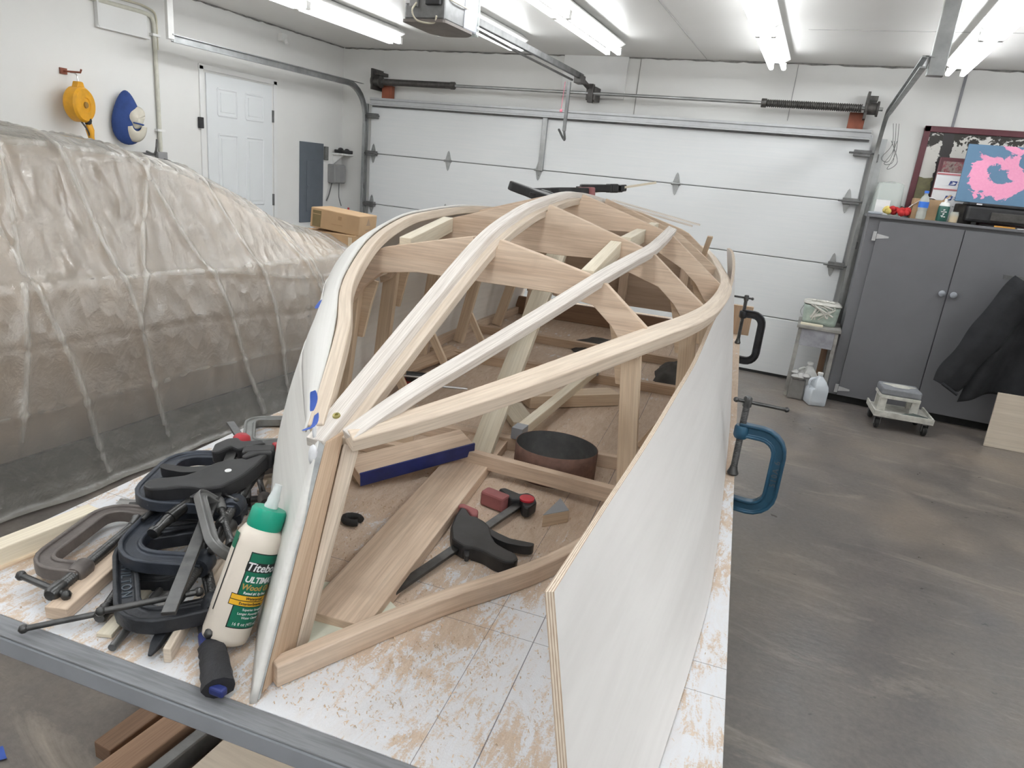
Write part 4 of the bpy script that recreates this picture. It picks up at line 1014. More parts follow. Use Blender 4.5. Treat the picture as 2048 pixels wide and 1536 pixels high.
# wedge
m = MB(); W0, W1, W2 = (0.2296, 0.6385, 0.8700), (0.2737, 0.6860, 0.8700), (0.2431, 0.7321, 0.8700)
m.prism([W0[:2], W1[:2], W2[:2]], ZT, ZT + .028); g = solo('wood_wedge', 'small three-cornered wood wedge right of the black bar clamp', 'wedge', m, A['pine'], F=TM, base=(W0[0], W0[1], ZT), bevel=.001)
build('stained_top', MB().prism([W0[:2], W1[:2], W2[:2]], ZT + .028, ZT + .029), A['greypaint'], g, TM)
m = MB(); m.tube([(-.115 + .017 * cos(a * pi / 6), .47 + .013 * sin(a * pi / 6), ZT + .010) for a in range(1, 12)], .0075, 8); solo('clamp_pad', 'little black split rubber ring beside the centre plank', 'rubber ring', m, A['rubber'], F=TM, base=(-.115, .47, ZT), smooth=60)
# ---- one handed bar clamp (pistol grip)
def quick_clamp(P, bar0, bar1, body_t, head_t, F, label, padmat='redpad', dot='red', group=None, name='bar_clamp', jaw=.075, flip=1):
    """P: matrix; bar lies along local y, jaws reach to local -x, handle to +x, thickness along z"""
    T = F @ P
    g = thing(name, label, 'clamp', (0, 0, 0), T, group)
    th = .013
    m = MB(); m.box((0, (bar0 + bar1) / 2, 0), (.019, bar1 - bar0, .006)); build('bar', m, A['steel'], g, T, bevel=.001)
    y = head_t; O_ = lambda P_, y0: roundpoly([(a, y0 + b) for a, b in P_], .006)
    build('fixed_jaw', MB().prism(O_([(.001, -.005), (.02, -.029), (.034, -.025), (.034, .008), (.014, .030), (-.005, .033), (-.014, .016), (-.055, .018), (-.062, .003), (-.016, -.02)], y), -th, th), A['black'], g, T, bevel=.004)
    m = MB().lathe([(0, th), (.016, th), (.016, th + .004), (.0, th + .005)], Matrix.Translation((.012, y + .002, 0)), 18); build('lock_button', m, A[dot], g, T, smooth=40)
    build('jaw_pad', MB().box((-.052, y - .024, 0), (.058, .030, .034)), A[padmat], g, T, bevel=.005)
    y = body_t
    build('sliding_body', MB().prism(O_([(-.041, -.018), (-.059, .020), (-.073, .058), (-.062, .062), (-.036, .042), (-.0287, .048), (-.0025, .0436), (.0165, .034), (.036, .010), (.0586, -.008), (.081, -.012), (.105, -.013), (.119, -.0235), (.121, -.038), (.108, -.050), (.080, -.051), (.0586, -.047), (.037, -.050), (.020, -.058), (-.011, -.053)], y), -th * 1.15, th * 1.15), A['black'], g, T, bevel=.0055)
    build('trigger', MB().prism(O_([(.012, .036), (.034, .033), (.066, .031), (.096, .042), (.112, .048), (.114, .034), (.100, .024), (.071, .012), (.048, .011), (.030, .016)], y), -th * .7, th * .7), A['black'], g, T, bevel=.004)
    build('release_lever', MB().prism(O_([(.012, -.050), (.024, -.044), (.040, -.068), (.034, -.072)], y), -.006, .006), A['black'], g, T, bevel=.002)
    build('jaw_pad', MB().prism(O_([(-.080, .056), (-.078, .071), (-.036, .070), (-.025, .050), (-.034, .042), (-.055, .058)], y), -.017, .017), A[padmat], g, T, bevel=.004)
    return g
# the black bar clamp lying in the bow: bar from its tail by the sheer clamp to the head by the sanding belt
a_, b_ = Vector((0.0649, 0.2727, 0.8820)), Vector((0.1714, 0.6960, 0.8890))
L_ = (b_ - a_).length
quick_clamp(frame(a_, y=b_ - a_, z=(0, -.04, 1)), 0, L_ + .01, .245, L_ - .012, TM, 'black one-handed bar clamp with red pads lying inside the bow', name='bar_clamp')
# ---------------------------------------------------------------- plywood side waiting to be fitted on the right
TOP = smoothp([(.398, -.055, 1.194), (.401, .20, 1.156), (.428, .40, 1.186), (.449, .65, 1.203), (.466, .90, 1.213), (.483, 1.2, 1.252), (.497, 1.38, 1.26), (.512, 1.62, 1.297), (.510, 1.92, 1.330), (.496, 2.2, 1.352), (.476, 2.38, 1.352)], 5)
BOT = smoothp([(.495, -.165, .868), (.528, .117, .872), (.553, .34, .872), (.572, .565, .872), (.578, .85, .872), (.582, 1.13, .872), (.584, 1.40, .872), (.585, 1.62, .872), (.583, 1.92, .872), (.580, 2.2, .872), (.575, 2.5, .874)], 5)
def rp(a, b):
    i = a * (len(TOP) - 1); k = min(int(i), len(TOP) - 2); t = i - k
    P = TOP[k].lerp(TOP[k + 1], t); Q = BOT[k].lerp(BOT[k + 1], t)
    return P.lerp(Q, b)
def rpn(a, b, s):
    e = 1e-3; du = rp(min(1, a + e), b) - rp(max(0, a - e), b); dv = rp(a, min(1, b + e)) - rp(a, max(0, b - e))
    n = du.cross(dv).normalized(); 
    if n.x < 0: n = -n
    return rp(a, b) + n * s
TH = .0048
m = MB(); m.grid(lambda a, b: rpn(a, b, TH), 50, 6, flip=True, uvf=lambda a, b: (a * 2.7, b * .42)); m.grid(lambda a, b: rpn(a, b, -TH), 50, 6, uvf=lambda a, b: (a * 2.7, b * .42))
m.m = 1
m.grid(lambda a, b: rpn(a, 0, TH - 2 * TH * b), 50, 1, uvf=lambda a, b: (a * 2.7, b)); m.grid(lambda a, b: rpn(a, 1, -TH + 2 * TH * b), 50, 1, uvf=lambda a, b: (a * 2.7, b))
m.grid(lambda a, b: rpn(0, a, -TH + 2 * TH * b), 6, 1, uvf=lambda a, b: (a * .4, b)); m.grid(lambda a, b: rpn(1, a, TH - 2 * TH * b), 6, 1, uvf=lambda a, b: (a * .4, b))
solo('plywood_sheet', 'tall whitish plywood side sheet sprung along the right side of the boat', 'plywood sheet', m, [A['plyR'], A['plyedge']], F=TM, base=(.57, 1.1, ZT), smooth=40)

# ---------------------------------------------------------------- C clamps
LET = plain('rubbed lettering', (.10, .12, .145), .4, .3)
def c_clamp(A0, B0, side, D, F, mat, label, name='c_clamp', wd=.026, th=.020, tail=.06, handle=.12, hdir=None, group=None, up=None, sr=.0075, emb=None, rad=.03, pad=.25):
    """A0 anvil face, B0 boss on the screw axis, side: towards the spine, D throat depth"""
    A0, B0, side = Vector(A0), Vector(B0), Vector(side)
    y = (B0 - A0); L = y.length; y.normalize(); x = -(side - y * side.dot(y)).normalized()
    P = frame(A0, x=x, y=y); T = F @ P
    g = thing(name, label, 'clamp', (0, L / 2, 0), T, group)
    path = [(.012, -wd * .45, 0), (-D * .45, -wd * .5, 0)]
    r = min(rad, D * .5)
    for cx, cy, a0 in ((-D + r, -wd * .5 + r, -pi / 2), (-D + r, L + wd * .2 - r, pi)):
        for k in range(6):
            a = a0 - (pi / 2) * k / 5; path.append((cx + r * cos(a), cy + r * sin(a), 0))
    path += [(-D * .4, L + wd * .2, 0), (.006, L + wd * .2, 0)]
    w2, t2 = wd / 2, th / 2
    prof = [(-w2, -t2), (-w2 * .62, -t2), (-w2 * .5, -t2 * .45), (w2 * .5, -t2 * .45), (w2 * .62, -t2), (w2, -t2), (w2, t2), (w2 * .62, t2), (w2 * .5, t2 * .45), (-w2 * .5, t2 * .45), (-w2 * .62, t2), (-w2, t2)]
    m = MB(); m.sweep(path, prof, up=(0, 0, 1)); fr = build('frame', m, mat, g, T, bevel=.002, smooth=35)
    m = MB(); m.lathe([(0, -.016), (wd * .42, -.016), (wd * .52, -.010), (wd * .52, .012), (wd * .44, .018), (0, .018)], Matrix.Translation((0, L, 0)) @ Matrix.Rotation(-pi / 2, 4, 'X'), 14); build('boss', m, mat, g, T, smooth=40)
    m = MB(); m.lathe([(0, 0), (wd * .36, 0), (wd * .40, .004), (wd * .40, .012), (0, .012)], Matrix.Translation((0, -.006, 0)) @ Matrix.Rotation(-pi / 2, 4, 'X'), 12); build('anvil', m, mat, g, T, smooth=40)
    p0 = L * pad; p1 = L + tail; n = int((p1 - p0) / .0042); pr = [(0, p0)]
    for i in range(n):
        yy = p0 + (p1 - p0) * i / n; pr += [(sr * .84, yy), (sr, yy + .0012), (sr, yy + .0024)]
    pr += [(sr * .84, p1), (sr * 1.25, p1), (sr * 1.25, p1 + .022), (sr * .9, p1 + .026), (0, p1 + .026)]
    m = MB(); m.lathe(pr, Matrix.Rotation(-pi / 2, 4, 'X'), 10); build('screw', m, A['steel'], g, T, smooth=50)
    m = MB(); m.lathe([(0, p0 - .012), (sr * 1.5, p0 - .012), (sr * 1.7, p0 - .008), (sr * 1.2, p0 + .003), (sr, p0 + .012), (0, p0 + .012)], Matrix.Rotation(-pi / 2, 4, 'X'), 12); build('swivel_pad', m, A['steel'], g, T, smooth=40)
    h = Vector(hdir) if hdir is not None else Vector((1, 0, .2))
    if hdir is not None: h = P.to_3x3().inverted() @ h
    h = (h - Vector((0, 1, 0)) * h.y * .98).normalized() if hdir is None else h.normalized()
    c = Vector((0, p1 + .012, 0)); e0, e1 = c - h * handle * .22, c + h * handle * .78
    m = MB(); m.tube([e0, e1], sr * .55, 8)
    for e in (e0, e1): m.ball(e, sr * .85, 8)
    build('tommy_bar', m, A['steel'], g, T, smooth=50)
    if emb:
        vs, fs = text_geo(emb, wd * .56, extrude=.0016, align='CENTER', spacing=1.25)
        nz = 1 if (T.to_3x3() @ Vector((0, 0, 1))).dot(Vector((.05, -.75, .6))) > 0 else -1
        M2 = frame((-D, L / 2, nz * t2 * .45), y=Vector((0, 0, nz)).cross(Vector((0, 1, 0))), z=(0, 0, nz)) @ Matrix.Translation((0, -wd * .19, 0))
        m = MB(); m.add(vs, fs, M2); build('raised_lettering', m, LET, fr, T)
    return g
# right edge of the bench: blue clamp and, further back, a black one
B6 = Vector((.597, 1.135, 0))
def edge_clamp(u, v, zpad, zb, zt_, D, mat, label, sc, hd, emb=None, rad=.035, yaw=0):
    y = Vector((.0, .0, 1)); s = Vector((cos(yaw), sin(yaw), 0))
    return c_clamp((v, u, zb), (v + .0, u, zt_), s, D, TM, mat, label, wd=.034 * sc, th=.022 * sc, tail=.066 * sc, handle=.13 * sc, hdir=hd, sr=.0085 * sc, emb=emb, rad=rad, pad=(zpad - zb) / (zt_ - zb))
edge_clamp(1.15, .604, ZT + .014, ZT - .058, ZT + .120, .100, A['blueclamp'], 'blue C-clamp gripping the right edge of the bench', 1.05, (.9, .35, -.12), '510A 6', rad=.05, yaw=-.12)
edge_clamp(2.86, .598, ZT + .014, ZT - .058, ZT + .145, .093, A['iron'], 'black C-clamp gripping the far right corner of the bench', 1.05, (-.9, -.3, .06), rad=.045, yaw=-.12)
m = MB(); m.box((.585, 3.12, ZT + .075), (.13, .03, .15)); solo('brown_block', 'square brown wood block behind the black C-clamp', 'block', m, A['tan'], F=TM, base=(.585, 3.12, ZT), bevel=.002)

# ---------------------------------------------------------------- pile of clamps on the left of the bench
GP = 'clamps piled on the left of the bench'
def pt(t): return Vector(t)
c_clamp((-0.4296, 0.2663, 0.8970), (-0.3866, 0.1023, 0.8970), pt((-0.5440, 0.1960, 0.8840)) - pt((-0.4248, 0.2011, 0.8840)), .072, TM, A['brownclamp'], 'brown-grey C-clamp lying nearest the left edge of the bench', wd=.030, th=.022, tail=.045, handle=.10, hdir=pt((-0.4698, 0.0544, 0.8840)) - pt((-0.3874, 0.0484, 0.8840)), group=GP, sr=.0095, pad=.12, rad=.04)
c_clamp((-0.3932, 0.2666, 0.8840), (-0.3240, 0.1278, 0.8840), pt((-0.3013, 0.1849, 0.8840)) - pt((-0.3612, 0.1976, 0.8840)), .085, TM, A['iron'], 'black C-clamp under the pile, its long handle past the front edge', wd=.028, th=.02, tail=.075, handle=.125, hdir=pt((-0.3355, -0.0281, 0.8840)) - pt((-0.2774, 0.0371, 0.8840)), group=GP, sr=.008, pad=.1)
c_clamp((-0.2850, 0.2458, 0.9090), (-0.1357, 0.1086, 0.9050), pt((-0.2849, 0.1091, 0.9050)) - pt((-0.2060, 0.1723, 0.9050)), .112, TM, A['iron'], 'big black C-clamp with raised lettering on its spine, in the pile', wd=.036, th=.024, tail=.03, handle=.11, hdir=pt((-0.1353, 0.1542, 0.9050)) - pt((-0.1183, 0.0801, 0.9050)), group=GP, sr=.009, emb='WILTON', rad=.05)
c_clamp((-0.2489, 0.2942, 0.9340), (-0.2006, 0.1598, 0.9320), pt((-0.3867, 0.1899, 0.9340)) - pt((-0.2204, 0.2226, 0.9340)), .128, TM, A['iron2'], 'bluish black C-clamp lying across the lettered one in the pile', wd=.036, th=.022, tail=.075, handle=.125, hdir=pt((-0.2403, -0.0077, 0.9340)) - pt((-0.1830, 0.0560, 0.9340)), group=GP, sr=.0085, rad=.055)
c_clamp((-0.3074, 0.4470, 0.9620), (-0.2444, 0.2896, 0.9620), pt((-0.4328, 0.2916, 0.9620)) - pt((-0.2731, 0.3519, 0.9620)), .165, TM, A['iron2'], 'rounded black C-clamp on top of the pile, under the bar clamp', wd=.034, th=.020, tail=.05, handle=.09, hdir=(.3, -.6, -.1), group=GP, sr=.0085, rad=.05)
c_clamp((-0.1471, 0.1702, 0.9550), (-0.2533, 0.2630, 0.9720), (-.6, -.1, .5), .045, TM, A['galvdark'], 'small steel clamp with a T handle beside the glue bottle', wd=.018, th=.014, tail=.035, handle=.07, hdir=pt((-0.2016, 0.2753, 0.9700)) - pt((-0.2979, 0.2965, 0.9700)), group=GP, sr=.006)
c_clamp((-0.3693, 0.5107, 0.9050), (-0.2796, 0.4173, 0.9050), (1, .3, .1), .05, TM, A['brownclamp'], 'brownish C-clamp lying between the pile and the left side of the boat', wd=.026, th=.018, tail=.02, handle=.06, group=GP, sr=.006)
c_clamp((-0.5258, 0.8233, 0.8840), (-0.4452, 0.7151, 0.8840), (-1, .1, .0), .085, TM, A['greyclamp'], 'grey C-clamp farthest back beside the left side of the boat', wd=.028, th=.020, tail=.04, handle=.08, hdir=(-.6, -.7, 0), group=GP, sr=.007)
# bar clamp on top of the pile
a_, b_ = Vector((-0.1277, 0.0152, 0.9550)), Vector((-0.2955, 0.3159, 0.9850))
d_ = (b_ - a_); L_ = d_.length; d_.normalize()
quick_clamp(frame(a_, y=d_, z=Vector((0, -.12, 1))) @ Matrix.Rotation(pi, 4, 'Y'), 0, L_ + .13, L_ + .01, L_ + .115, TM, 'black one-handed bar clamp lying on top of the clamp pile', 'black', 'black', group=GP)
qp = TM @ frame(a_, y=d_, z=Vector((0, -.12, 1))) @ Matrix.Rotation(pi, 4, 'Y')
build('white_badge', MB().lathe([(0, 0), (.006, 0), (.006, .0008), (0, .0008)], Matrix.Translation((-.012, L_ + .01, -.0158)), 16), A['paper'], bpy.data.objects['bar_clamp.001'], qp)
# locking pliers grip with ribbed screw
g = thing('locking_pliers', 'worn steel locking pliers on the clamp pile, screw knob to the front', 'pliers', (-.27, .30, .95), TM)
p0, p1, p2 = Vector((-0.3059, 0.1680, 0.9500)), Vector((-0.3123, 0.2122, 0.9570)), Vector((-0.3083, 0.3020, 0.9650))
m = MB(); d = (p1 - p0); m.lathe([(0, 0), (.0095, 0), (.0105, .003), (.0105, .008), (.0075, .010), (.0075, .030), (.009, .032), (.009, d.length), (0, d.length)], frame(p0, x=(1, 0, .1), z=d), 14); build('adjusting_screw', m, A['steel'], g, TM, smooth=40)
m = MB(); m.tube(smoothp([p1, p1.lerp(p2, .4) + Vector((0, 0, .004)), p2], 4), .0115, 8, scale=lambda t: 1 - .25 * t); build('upper_handle', m, A['steel'], g, TM, smooth=50)
m = MB(); m.tube(smoothp([Vector((-0.3601, 0.2012, 0.9450)), Vector((-0.3652, 0.2446, 0.9500)), Vector((-0.3463, 0.2830, 0.9570)), p2], 5), .0075, 8, scale=lambda t: .5 + .6 * t); build('lower_handle', m, A['steel'], g, TM, smooth=50)
# red headed clamps behind
def red_clamp(c, ang, label, sc=1.0):
    T = TM @ Matrix.Translation(c) @ Matrix.Rotation(ang, 4, 'Z')
    g = thing('bar_clamp', label, 'clamp', (0, 0, 0), T, GP)
    build('bar', MB().box((0, .06, 0), (.018 * sc, .26, .006)), A['steel'], g, T, bevel=.001)
    build('jaw', MB().prism(roundpoly([(-.02, -.03), (.03, -.03), (.05, .0), (.08, .01), (.08, .03), (.0, .03), (-.02, .01)], .006), -.012, .012), A['black'], g, T, bevel=.004)
    build('jaw_pad', MB().box((.075, -.005, 0), (.055, .02, .032)), A['red'], g, T, bevel=.004)
    m = MB().lathe([(0, .010), (.020, .010), (.018, .026), (.012, .032), (0, .033)], Matrix.Translation((-.01, .03, 0)), 14); build('knob', m, A['red'], g, T, smooth=45)
    return g
red_clamp((-0.4120, 0.5415, 0.9300), .9, 'black bar clamp with a red knob and red jaw behind the clamp pile')
red_clamp((-0.3533, 0.4204, 0.8850), 2.2, 'black bar clamp mostly hidden under the pile, red pad showing')
# sticks on the bench
loose('stick', 'thick pale stick at the left edge of the bench', 'stick', (-0.5583, 0.0514, 0.8870), (-0.5288, 0.2545, 0.8870), .036, .032, 'pale')
loose('stick', 'thin yellowed strip under the thick pale stick', 'stick', (-0.5457, 0.0560, 0.8715), (-0.5198, 0.2038, 0.8715), .03, .004, 'pine', bev=0)
loose('stick', 'tan square stick beside the brown-grey C-clamp, cut end forward', 'stick', (-0.3442, 0.0222, 0.8810), (-0.3940, 0.2135, 0.8810), .034, .021, 'oak')
loose('wood_sliver', 'thin pale wood sliver poking from under the clamp pile', 'sliver', (-0.2530, 0.0207, 0.8740), (-0.2911, 0.1424, 0.8740), .022, .006, 'pale', bev=.001)
m = MB(); m.tube([(-0.2187, 0.0029, 0.8780), (-0.2631, 0.1345, 0.8780)], .0058, 10); solo('steel_rod', 'thin dark steel rod poking from under the clamp pile', 'rod', m, A['galvdark'], F=TM, base=(-0.2475, 0.0699, 0.8700), smooth=40)
m = MB(); m.sweep([(-0.1597, 0.0097, 0.8800), (-0.1671, 0.0287, 0.8820), (-0.1954, 0.0941, 0.8840)], sq(.022, .016), scale=lambda t: .25 + .75 * t ** .8); solo('iron_spike', 'pointed black iron bar end under the clamp pile', 'iron spike', m, A['iron'], F=TM, base=(-0.1820, 0.0505, 0.8700), bevel=.002)
loose('stick', 'narrow tan strip standing on edge at the front of the pile', 'stick', (-0.1372, 0.0176, 0.8820), (-0.2260, 0.2270, 0.8820), .011, .024, 'oak2')
loose('stick', 'tan strip beside the glue bottle, running back under the clamps', 'stick', (-0.1662, 0.1077, 0.8800), (-0.2669, 0.3419, 0.8800), .016, .02, 'oak2')
loose('stick', 'narrow strip lying behind the pile, along the boat side', 'stick', (-0.3432, 0.4844, 0.8760), (-0.4856, 0.7777, 0.8760), .012, .012, 'oak2')
loose('wood_block', 'little pale block behind the glue bottle', 'block', (-0.3581, 0.5340, 0.8780), (-0.3968, 0.6070, 0.8780), .03, .018, 'pale')
loose('plywood_offcut', 'narrow plywood offcut standing against the left side of the boat', 'offcut', (-0.2550, 0.4342, 0.9200), (-0.4447, 0.7467, 0.9300), .008, .10, 'plytan')
loose('plywood_offcut', 'second plywood offcut, shorter, by the glue bottle cap', 'offcut', (-0.2459, 0.3998, 0.9000), (-0.3098, 0.5095, 0.9000), .008, .065, 'plytan')
m = MB(); m.box((0, 0, 0), (.042, .018, .0008)); bl = solo('razor_blade', 'razor blade lying on the bench behind the brown-grey clamp', 'blade', m, A['bright'], F=TM @ Matrix.Translation((-0.5386, 0.3392, 0.8706)) @ Matrix.Rotation(.35, 4, 'Z'))
build('blade_back', MB().box((0, .008, .0006), (.042, .005, .0016)), A['bright'], bl, TM @ Matrix.Translation((-0.5386, 0.3392, 0.8706)) @ Matrix.Rotation(.35, 4, 'Z'))
m = MB(); m.box((0, 0, 0), (.05, .03, .004)); solo('round_offcut', 'pale offcut between the pile and the car', 'offcut', m, A['pale'], F=TM @ Matrix.Translation((-0.5412, 0.6156, 0.8730)), bevel=.001)
# black taped handle under the bottle
g = thing('taped_handle', 'black taped tool handle at the front edge, under the glue bottle', 'tool handle', (-0.0696, 0.0340, 0.8700), TM)
h0, h1, h2, h3 = Vector((-0.0287, -0.0075, 0.8880)), Vector((-0.0692, 0.0324, 0.8880)), Vector((-0.1141, 0.0723, 0.8860)), Vector((-0.1772, 0.1308, 0.8840))
m = MB(); m.sweep(smoothp([h0, h1, h1.lerp(h2, .6)], 6), [(.019 * cos(a * pi / 5) * (1 + .1 * (a % 2)), .015 * sin(a * pi / 5)) for a in range(10)], scale=lambda t: 1.05 - .2 * t + .04 * sin(t * 30)); build('tape_wrap', m, plain('black cloth tape', (.022, .022, .026), .6, var=.4, scale=30, bmp=.4), g, TM, smooth=40)
m = MB(); m.beam(h1.lerp(h2, .5), h2, .030, .018); build('blue_band', m, A['bluepaint'], g, TM, bevel=.004)
m = MB(); m.beam(h2, h3, .026, .014); build('shank', m, A['black'], g, TM, bevel=.003)
m = MB(); m.box(h0 + Vector((.002, -.004, 0)), (.022, .012, .012)); build('inner_core', m, A['bluepaint'], g, TM, bevel=.003)
# ---------------------------------------------------------------- glue bottle leaning on the boat
PB = Vector((-0.0958, 0.0805, 0.8795)); PT = Vector((-0.0764, 0.1500, 1.0366))
ax = (PT - PB).normalized(); BF = frame(PB, x=Vector((.62, -.78, 0)), z=ax)
# local +x faces the camera side of the label
glue = thing('glue_bottle', 'white glue bottle with green cap and green label, leaning on the bow', 'glue bottle', (0, 0, 0), TM @ BF)
GT = TM @ BF; HB = (PT - PB).length; RB = .0335
m = MB(); m.lathe([(0, 0), (RB * .80, 0), (RB * .95, .004), (RB, .012), (RB, HB - .030), (RB * .96, HB - .016), (RB * .80, HB - .005), (RB * .55, HB), (0, HB)], None, 40); build('body', m, A['cream'], glue, GT, smooth=40)
m = MB(); pr = [(0, HB - .004), (RB * .72, HB - .004), (RB * .76, HB), (RB * .76, HB + .022), (RB * .68, HB + .026), (RB * .3, HB + .027), (0, HB + .027)]
m.lathe(pr, None, 36); cap_ = build('cap', m, A['green'], glue, GT, smooth=40)
m = MB(); m.lathe([(0, HB + .025), (.0095, HB + .025), (.010, HB + .030), (.0085, HB + .034), (.0088, HB + .040), (.0062, HB + .052), (.0055, HB + .062), (0, HB + .063)], None, 20); build('spout', m, plain('translucent white spout', (.72, .76, .76), .35), glue, GT, smooth=40)
# direction of the label centre around the bottle
LA = math.atan2(*reversed((BF.to_3x3().inverted() @ (Vector((.505, -.608, 0)) - Vector((PB.x, PB.y, 0))).normalized())[:2])) + radians(38)
def onb(ang, z, r=RB): return Vector((r * cos(ang), r * sin(ang), z))
def wrap(name, x0, x1, z0, z1, mat, r, seg=18, round_=0):
    m = MB(); m.grid(lambda a, b: onb(LA + (x0 + (x1 - x0) * a) / RB, z0 + (z1 - z0) * b, r), seg, 1); return build(name, m, mat, glue, GT, smooth=60)
def wtext(body, size, x, z, mat, r, shear=0, offset=0, align='LEFT', sp=1.0):
    vs, fs = text_geo(body, size, shear, offset, .0001, align, sp); m = MB()
    m.add([onb(LA + (x + v.x) / RB, z + v.y, r + v.z) for v in vs], fs); return build('lettering', m, mat, glue, GT)
zl0, zl1 = .030, .140
wrap('label', -.0335, .034, zl0, zl1, A['ink'], RB + .0003)
wrap('label', -.0320, .034, zl0 + .0015, zl1 - .0015, A['labelgreen'], RB + .0005)
wrap('label', -.034, .034, .112, .126, A['ink'], RB + .0006)
wtext('Titebond', .0165, -.034, .1140, A['paper'], RB + .0009, .18, .0003, sp=1.0)
wtext('ULTIMATE', .0120, -.030, .0975, A['paper'], RB + .0009, .15, .0004, sp=.95)
wtext('Wood Glue', .0110, -.031, .0865, A['labelgold'], RB + .0009, .12, .0004)
wtext('Rated #1 By Pros', .0052, -.026, .080, A['paper'], RB + .0009, .1, .0001)
wrap('label_band', -.041, .034, .0620, .0785, A['ink'], RB + .0007)
wrap('label_band', -.040, .034, .0708, .0775, A['labelyellow'], RB + .0009)
wrap('label_band', -.040, .034, .0630, .0697, A['labelyellow'], RB + .0009)
wtext('Waterproof', .0055, -.020, .0725, A['ink'], RB + .0012, 0, .0001)
wtext('Exterior/Interior', .0055, -.027, .0647, A['ink'], RB + .0012, 0, .0001)
for i, t in enumerate(('Superior Strength', 'Longer Assembly Time', 'Water Cleanup')): wtext(t, .0048, .0 - .002, .0565 - .006 * i, A['paper'], RB + .0009, 0, .00005, 'CENTER')
wtext('16 fl oz (473 mL)', .0062, -.027, .0345, A['paper'], RB + .0009)
wrap('back_label', -.064, -.061, .045, .150, A['ink'], RB + .0004, 3); wrap('back_label', -.085, -.0635, .046, .148, A['cream'], RB + .0005, 6)
wrap('back_label', -.080, -.062, .135, .158, A['labelgreen'], RB + .0006, 6)
# ---------------------------------------------------------------- dark clamps on the far part of the boat
GQ = 'bar clamps hanging on the far part of the boat'
def over_clamp(p, tdir, reach, label):
    p = Vector(p); quick_clamp(frame(p, x=Vector(tdir), y=Vector(reach)), -.05, .125, .0, .10, TM, label, 'redpad' if p.y < 2 else 'black', 'black', group=GQ)
over_clamp((-0.1359, 1.7000, 1.4937), (-1, -.1, .25), (0, 1, .0), 'black bar clamp on the left rear batten, grip pointing left')
over_clamp((-0.1188, 1.9000, 1.5124), (-1, .3, -.12), (.2, 1, .0), 'black bar clamp lying on the rear frames left of the keel')
over_clamp((-0.0830, 2.2500, 1.5329), (-.3, 1, 0), (1, .2, .10), 'black bar clamp across the keel near the stern')
m = MB(); m.beam((-.10, 2.22, 1.512), (.155, 2.30, 1.578), .022, .008); solo('batten_strip', 'thin pale strip sticking up over the keel near the stern', 'strip', m, A['pale'], F=TM, base=(-.1, 2.22, 1.5))
# stock strips resting on the stern frames
loose('strip', 'thin strip lying down the right stern frame, lowest', 'strip', (0.0022, 2.0200, 1.4961), (0.3429, 2.0200, 1.4403), .03, .006, 'batten', bev=0)
loose('strip', 'thin strip lying down the right stern frame, its tip reaching farthest right', 'strip', (0.0290, 2.0800, 1.4985), (0.3653, 2.0800, 1.4441), .03, .006, 'batten', bev=0)
m = MB(); m.beam((.385, 2.30, 1.30), (.405, 2.20, 1.40), .02, .006); solo('wood_splint', 'pointed splint standing between chine and panel at the far right', 'splint', m, A['pine'], F=TM, base=(.385, 2.3, 1.3))
# red caulking gun style clamp and dark rags inside the boat
g = thing('caulking_gun', 'red and black caulking gun lying inside the boat on the left', 'caulking gun', (-.43, 1.30, ZT), TM)
q0, q1 = Vector((-0.4587, 1.2720, 0.9100)), Vector((-0.2143, 1.3036, 0.9100))
m = MB(); m.tube([(-0.4782, 1.2705, 0.8900), (-0.2289, 1.3664, 0.8850)], .004, 6); build('rod', m, A['bright'], g, TM)
m = MB(); m.tube([(-0.4516, 1.2241, 0.9300), (-0.3410, 1.2606, 0.9300)], .003, 6); build('rod', m, A['bright'], g, TM)
m = MB(); m.tube([(-0.4035, 1.2732, 0.9200), (-0.3343, 1.3110, 0.9150)], .017, 12); build('barrel', m, A['black'], g, TM, smooth=50)
m = MB(); m.tube(smoothp([(-0.4291, 1.2473, 0.9300), (-0.4094, 1.2369, 0.9200), (-0.4037, 1.2862, 0.9000)], 4), .009, 8); m.tube([(-0.4177, 1.2502, 0.9150), (-0.4131, 1.2546, 0.8850)], .006, 8); m.tube([(-0.4185, 1.2626, 0.9100), (-0.3929, 1.3193, 0.8900)], .007, 8); build('handle', m, A['red'], g, TM, smooth=50)
def ragf(c, r, sx, sy, h, sd):
    def f(a, b):
        th = 2 * pi * a; n = noise.noise(Vector((cos(th) * 2, sin(th) * 2, sd))); q = r * b * (1 + .35 * n)
        return (c[0] + sx * q * cos(th), c[1] + sy * q * sin(th), ZT + .002 + h * max(0, 1 - b) ** .6 * (.6 + .8 * abs(noise.noise(Vector((3 * b * cos(th), 3 * b * sin(th), sd))))))
    return f
solo('dark_rag', 'dark crumpled strap lying deep inside the boat', 'rag', MB().grid(ragf((.06, 2.30), .12, 1.3, 1.5, .03, 2), 28, 8), A['rag'], F=TM, base=(.06, 2.3, ZT), smooth=60)
solo('dark_rag', 'dark leather scrap under the right rear frame inside the boat', 'rag', MB().grid(ragf((.40, 2.05), .12, .9, 1.6, .06, 5), 28, 8), A['rag'], F=TM, base=(.4, 2.05, ZT), smooth=60)
solo('washer', 'small dark ring on the bench floor inside the boat', 'ring', MB().tube([(-.07 + .018 * cos(k * pi / 6), 1.47 + .016 * sin(k * pi / 6), ZT + .006) for k in range(13)], .005, 6), A['rubber'], F=TM, base=(-.07, 1.47, ZT))
